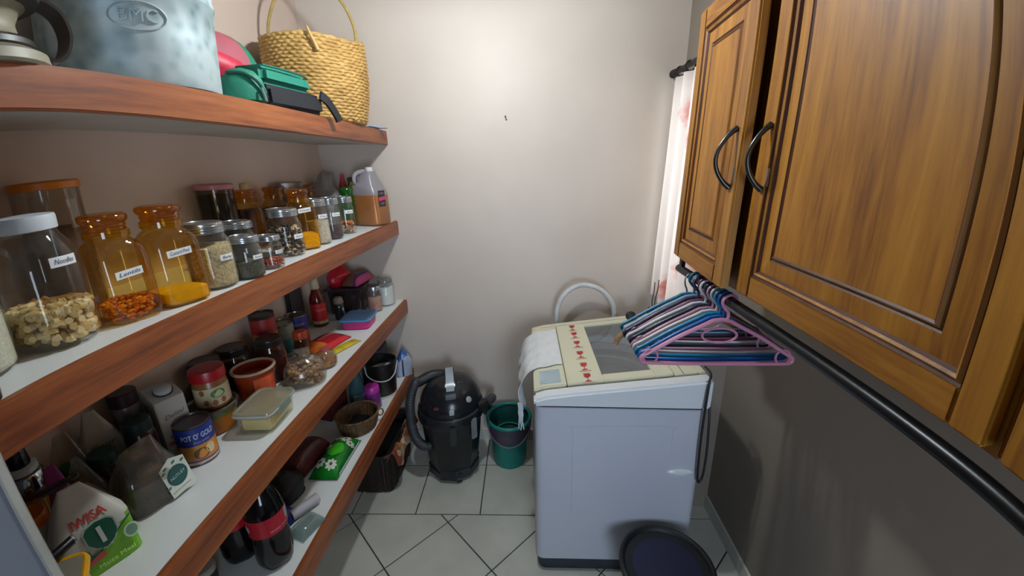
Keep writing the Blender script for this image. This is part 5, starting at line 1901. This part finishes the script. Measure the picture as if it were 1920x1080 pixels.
# soft packets against the wall
for k, (x, y, w, h, cx, lb) in enumerate(((-.966, .628, .085, .200, '#7d6a58', 'clear packet of brown grain with a torn top against the wall'), (-.905, .596, .080, .170, '#8c8473', 'pale packet behind the maize meal bag'))):
    loc = (x, y, Z3)
    t = thing('grain_packet', lb, 'packet', loc, radians(60 + 6 * k))
    build('film', bag_bm(w, .046, h, 101 + k, .006, .75, 3.4, 1, 16, 36, .95, 60), film, t)
    build('grain', bag_bm(w * .9, .036, h * .62, 111 + k, .003, .85, 3.2, 1, 10, 30, .95, 40), mat(cx, .85, 0, .25, 90), t)
    if k == 0:
        patch_on(lambda a, b: (-.012 + a, -.0285, .125 + b), ell(.017, .022, 20), mat('#1f4a1c', .5), 'green_oval', t)

# ------------------------------------------------------------------ lowest shelf
Z4 = SZ[3] + .0012
loc = (-.752, 1.775, Z4); r = .072; h = .185
t = thing('black_pail', 'small black pail of white powder with a wire handle', 'pail', loc, face(loc))
blk = mat('#15110f', .4, 0, .1, 6)
build('pail', lathe([(r * .84, .001), (r * .87, .004), (r, h), (r * .97, h), (r * .84, .01), (.001, .01)], 48), blk, t)
build('rim', lathe([(r * .99, h - .022), (r * 1.05, h - .02), (r * 1.05, h), (r * .98, h + .001)], 48, (False, False)), blk, t)
build('foot_ring', lathe([(r * .86, .0005), (r * .91, .001), (r * .905, .008), (r * .87, .009)], 48, (False, False)), mat('#b5b9b8', .4), t)
build('white_powder', lathe([(r * .85, .02), (r * .93, h - .05), (r * .6, h - .045), (r * .3, h - .055), (.001, h - .05)], 40), mat('#b9bcbe', .85, 0, .06, 30), t)
pts = smooth_path([(-r * 1.05, -.012, h - .02), (-r * .95, -.045, h - .05), (-r * .4, -r * 1.03, h - .075), (r * .3, -r * 1.08, h - .08), (r * .8, -.055, h - .06), (r * 1.05, -.012, h - .02)], 5)
build('handle', tube(pts, .003, 8), mat('#c3c5c6', .35), t)
for s in (-1, 1):
    build('ear', lathe([(.009, 0), (.009, .004), (.001, .005)], 12), mat('#b9bcbc', .4), t, loc=(s * r * 1.04, -.012, h - .02), rot=(0, s * radians(90), 0))
loc = (-.700, 1.955, Z4)
t = thing('foil_bag', 'blue and white glossy bag at the far end against the back wall', 'bag', loc, face(loc, 10))
bm = bag_bm(.085, .062, .165, 121, .006, .95, 3.2, 1, 18, 40, .97, 60)
bm.faces.ensure_lookup_table()
for f in bm.faces:
    c = f.calc_center_median()
    f.material_index = 1 if c.z > .112 + .6 * c.x and c.z > .09 else (2 if abs(c.x + .012) < .004 else 0)
build('bag', bm, [mat('#a9b5cc', .25, 0, .08, 14, .15, 60), mat('#3d5f9c', .25, 0, .25, 20, .2, 60), mat('#2b3550', .3)], t)
loc = (-.838, 1.905, Z4)
t = thing('dark_carton', 'dark grey carton behind the black pail on the lowest shelf', 'carton', loc, radians(8))
build('carton', rbox(-.055, .055, -.06, .06, 0, .20, .003), mat('#3a3a40', .6, 0, .1, 8), t)

loc = (-.848, 1.690, Z4); r = .041
t = thing('spray_bottle', 'pale teal plastic bottle with a dark grey cap beside magenta cup', 'bottle', loc, face(loc))
build('body', lathe([(r * .85, .001), (r * .97, .004), (r, .02), (r * .96, .06), (r * .62, .13), (r * .42, .165), (r * .40, .178)], 36), glass('#a9cfd2', .15, .14, .62, '#5f8e98'), t)
build('cap', lathe([(r * .42, .176), (r * .5, .178), (r * .5, .204), (r * .4, .21), (.001, .21)], 28), mat('#2d3236', .45), t)
build('label', band(r * .98, .02, .06, -30, 60, 16, .001), mat('#7fa5ac', .4, 0, .15, 40), t)
loc = (-.757, 1.648, Z4)
t = thing('plastic_cup', 'magenta and violet plastic cup standing upside down by the pail', 'cup', loc, face(loc))
build('cup', lathe([(.036, .001), (.037, .003), (.035, .060), (.033, .088)], 36, (False, False)), glass('#c58ad0', .15, .14, .75, '#9a4aa8'), t)
build('base', lathe([(.034, .086), (.033, .112), (.028, .119), (.001, .120)], 36), mat('#b02f9a', .35), t)

# small woven basket
bl = (-.768, 1.498, Z4)
t = thing('bread_basket', 'small round woven basket with a ring handle on the lowest shelf', 'basket', bl, face(bl))
wk = mat('#6e5232', .6, 0, .25, 60, .15, 160, '#4f3820')
for nm, R0, R1, z0, z1 in (('woven_side', .074, .088, .001, .070),):
    bm = bmesh.new(); L = []
    seg, rows = 180, 28
    for j in range(rows + 1):
        z = z0 + (z1 - z0) * j / rows
        R = R0 + (R1 - R0) * sin(pi / 2 * j / rows)
        ring = []
        for i in range(seg):
            a = 2 * pi * i / seg
            d = .0022 * cos(j * pi / 2) * cos(i * 2 * pi / 6 + (pi if (j // 2) % 2 else 0))
            ring.append(bm.verts.new(((R + d) * cos(a), (R + d) * sin(a), z)))
        L.append(ring)
    for A, B_ in zip(L, L[1:]):
        for i in range(seg):
            bm.faces.new((A[i], A[(i + 1) % seg], B_[(i + 1) % seg], B_[i]))
    bm.faces.new(L[0][::-1])
    build(nm, bm, wk, t)
bm = bmesh.new()
for ph in (0, pi):
    tube([((.088 + .003 * cos(a * 18 + ph)) * cos(a), (.088 + .003 * cos(a * 18 + ph)) * sin(a), .072 + .003 * sin(a * 18 + ph)) for a in [2 * pi * k / 160 for k in range(160)]], .0034, 6, bm, closed=True)
build('plaited_rim', bm, wk, t)
build('ring_handle', tube([(.096 + .012 * cos(a), -.01, .052 + .017 * sin(a)) for a in [2 * pi * k / 20 for k in range(20)]], .0036, 8, closed=True), mat('#7a6040', .6), t)
loc = (bl[0], bl[1] + .005, Z4 + .004)
t = thing('black_wallet', 'flat black wallet lying inside the small woven basket', 'wallet', loc, radians(80))
build('case', rbox(-.045, .045, -.036, .036, 0, .030, .008, 3), mat('#0d0f14', .4, 0, .1, 8), t)
loc = (-.935, 1.600, Z4)
t = thing('red_tin', 'dark red box at the back of the lowest shelf behind the basket', 'box', loc, radians(75))
build('box', rbox(-.06, .06, -.045, .045, 0, .11, .004), mat('#4a1418', .5, 0, .1, 8), t)

# green tissue packet with daisies
loc = (-.772, 1.292, Z4)
t = thing('tissue_packet', 'green packet printed with white daisies lying on the lowest shelf', 'packet', loc, radians(0))
PW, PL, PT = .112, .215, .052
bm = pillow_bm(PW, PL, PT, 17, .0025, 24, 30)
build('wrapper', bm, mat('#127a22', .25, 0, .15, 14, hex2='#0b5518'), t)
wfl = wob(17, 6, 60)


def on_pillow(x, y, lift=.0015):
    u, v = x / PW + .5, y / PL + .5
    a = max(0, 1 - abs(2 * u - 1) ** 3) ** .6
    b = max(0, 1 - abs(2 * v - 1) ** 4) ** .7
    p = a * b
    return (x, y, PT * .12 + PT * .88 * p + abs(wfl(u * PW, v * PL, 0)) * .0025 * (.2 + p) + lift)


wht = mat('#c3c9b8', .5, 0, .08, 30)
for k, (x, y, s) in enumerate(((.018, -.072, .021), (-.026, -.066, .021), (.016, .066, .020), (-.020, .074, .019), (.040, .045, .015), (-.036, .02, .015))):
    bm = bmesh.new()
    for q in range(8):
        a = 2 * pi * q / 8
        c = (x + .62 * s * cos(a), y + .62 * s * sin(a))
        vs = [bm.verts.new(on_pillow(c[0] + .40 * s * cos(b) * cos(a) - .26 * s * sin(b) * sin(a), c[1] + .40 * s * cos(b) * sin(a) + .26 * s * sin(b) * cos(a))) for b in [2 * pi * i / 10 for i in range(10)]]
        bm.faces.new(vs)
    build('daisy', bm, wht, t, False)
    bm = bmesh.new(); bm.faces.new([bm.verts.new(on_pillow(x + .26 * s * cos(b), y + .26 * s * sin(b), .0022)) for b in [2 * pi * i / 10 for i in range(10)]])
    build('daisy_centre', bm, mat('#33401f', .5), t, False)
bm = bmesh.new(); bm.faces.new([bm.verts.new(on_pillow(.004 + a, b, .002)) for a, b in ell(.03, .036)])
build('bright_panel', bm, mat('#3fae22', .25), t, False)
build('white_seam', sheet(lambda u, v: (PW / 2 - .002 + .003 * v, -PL * .42 + PL * .84 * u, .008 + .012 * v), 10, 1, thick=.001), mat('#b5bfc4', .4), t)

loc = (-.888, 1.275, Z4)
t = thing('biscuit_packet', 'dark red-brown crumpled packet behind the green daisy packet', 'packet', loc, radians(-8))
build('wrapper', pillow_bm(.11, .20, .085, 19, .010, 22, 26, 60), mat('#4a201d', .35, 0, .25, 18, .3, 60), t)
patch_on(lambda a, b: (.036 + a * .5, -.075 + b, .062 + a * .9), ell(.013, .013, 16), mat('#b5583c', .5), 'orange_dot', t)
loc = (-.872, 1.110, Z4)
t = thing('black_bag', 'soft black bag slumped on the lowest shelf beside the daisy packet', 'bag', loc, radians(70))
build('bag', bag_bm(.14, .11, .10, 131, .010, .75, 2.6, 1.05, 16, 44, .92, 45), mat('#0b0c10', .55, 0, .2, 14, .3, 60), t)
loc = (-.838, .998, Z4)
t = thing('snack_packet', 'blue snack packet with a green and yellow print behind the cola', 'packet', loc, radians(-18))
bm = pillow_bm(.115, .11, .045, 25, .004)
bm.faces.ensure_lookup_table()
for f in bm.faces:
    c = f.calc_center_median()
    d = hypot((c.x + .015) / .032, (c.y + .002) / .036)
    f.material_index = 1 if d < .6 else (2 if d < 1 else (3 if abs(c.y + .042) < .004 else 0))
build('wrapper', bm, [mat('#1b2a6a', .35, 0, .1, 14), mat('#7d3a1c', .4, 0, .3, 40), mat('#5d7a22', .4, 0, .3, 40), mat('#8f8aa0', .4)], t)
loc = (-.765, 1.050, Z4)
t = thing('paper_roll', 'small white rolled paper bag between black bag and clear packet', 'roll', loc, radians(-25))
build('roll', tube(smooth_path([(-.008, -.045, .019), (0, 0, .020), (.004, .045, .019)], 4), .018, 16), mat('#a9a5aa', .6, 0, .06, 14, .2, 60), t)
loc = (-.727, .985, Z4)
t = thing('clear_packet', 'flat clear plastic packet right of the nearer cola bottle', 'packet', loc, radians(-20))
build('film', pillow_bm(.075, .095, .030, 29, .005, 18, 20, 90), glass('#dfe8e6', .12, .22, .35, '#a9b8b5'), t)


def cola(label, x, y, extra):
    loc = (x, y, Z4)
    t = thing('cola_bottle', label, 'bottle', loc, face(loc, extra), 'big cola bottles')
    r = .0515
    bm = lathe([(r * .70, .002), (r * .86, .001), (r * .98, .012), (r, .03), (r, .075), (r * .945, .105), (r * .93, .125), (r * .975, .14), (r * .985, .185), (r * .96, .20), (r * .80, .236), (r * .52, .268), (r * .30, .288), (r * .27, .298)], 45)
    for v in bm.verts:
        if v.co.z < .03:
            a = atan2(v.co.y, v.co.x)
            k = 1 - .10 * (1 - v.co.z / .03) * (.5 + .5 * cos(5 * a))
            v.co.x *= k; v.co.y *= k
    build('body', bm, mat('#0d0a0d', .08, 0, .1, 5), t)
    build('label', band(r * .985, .128, .190, -179, 179, 48, .0008), mat('#a81526', .35, 0, .05, 12), t)
    build('cap', lathe([(r * .29, .296), (r * .31, .298), (r * .31, .314), (r * .27, .316), (.001, .316)], 28), mat('#a3121e', .4), t)
    lettering('Coca-Cola', .040, mat('#c9b0b2', .4), t, on_cyl(r * .985, .163, -100, .0022), 'lettering', .3, bold=.0008, width=.078)
    lettering('ORIGINAL TASTE', .008, mat('#c9b0b2', .4), t, on_cyl(r * .985, .143, 34, .0022), 'lettering', width=.05)
    build('fact_panel', band(r * .985, .150, .186, 62, 92, 8, .0016), mat('#8f8f98', .5), t)
    return t


cola('large cola bottle nearest the shelf edge, red label facing out', -.766, .880, -6)
cola('second cola bottle, half hidden behind the nearer one', -.884, .893, 46)
loc = (-.930, .790, Z4)
t = thing('white_lid_tub', 'small tub with a white lid at the near end of the lowest shelf', 'tub', loc, face(loc))
build('tub', lathe([(.030, .001), (.033, .006), (.035, .045)], 32), mat('#3a3634', .5), t)
build('lid', lathe([(.036, .044), (.038, .046), (.038, .060), (.034, .064), (.001, .064)], 36), mat('#b9b6ae', .45), t)
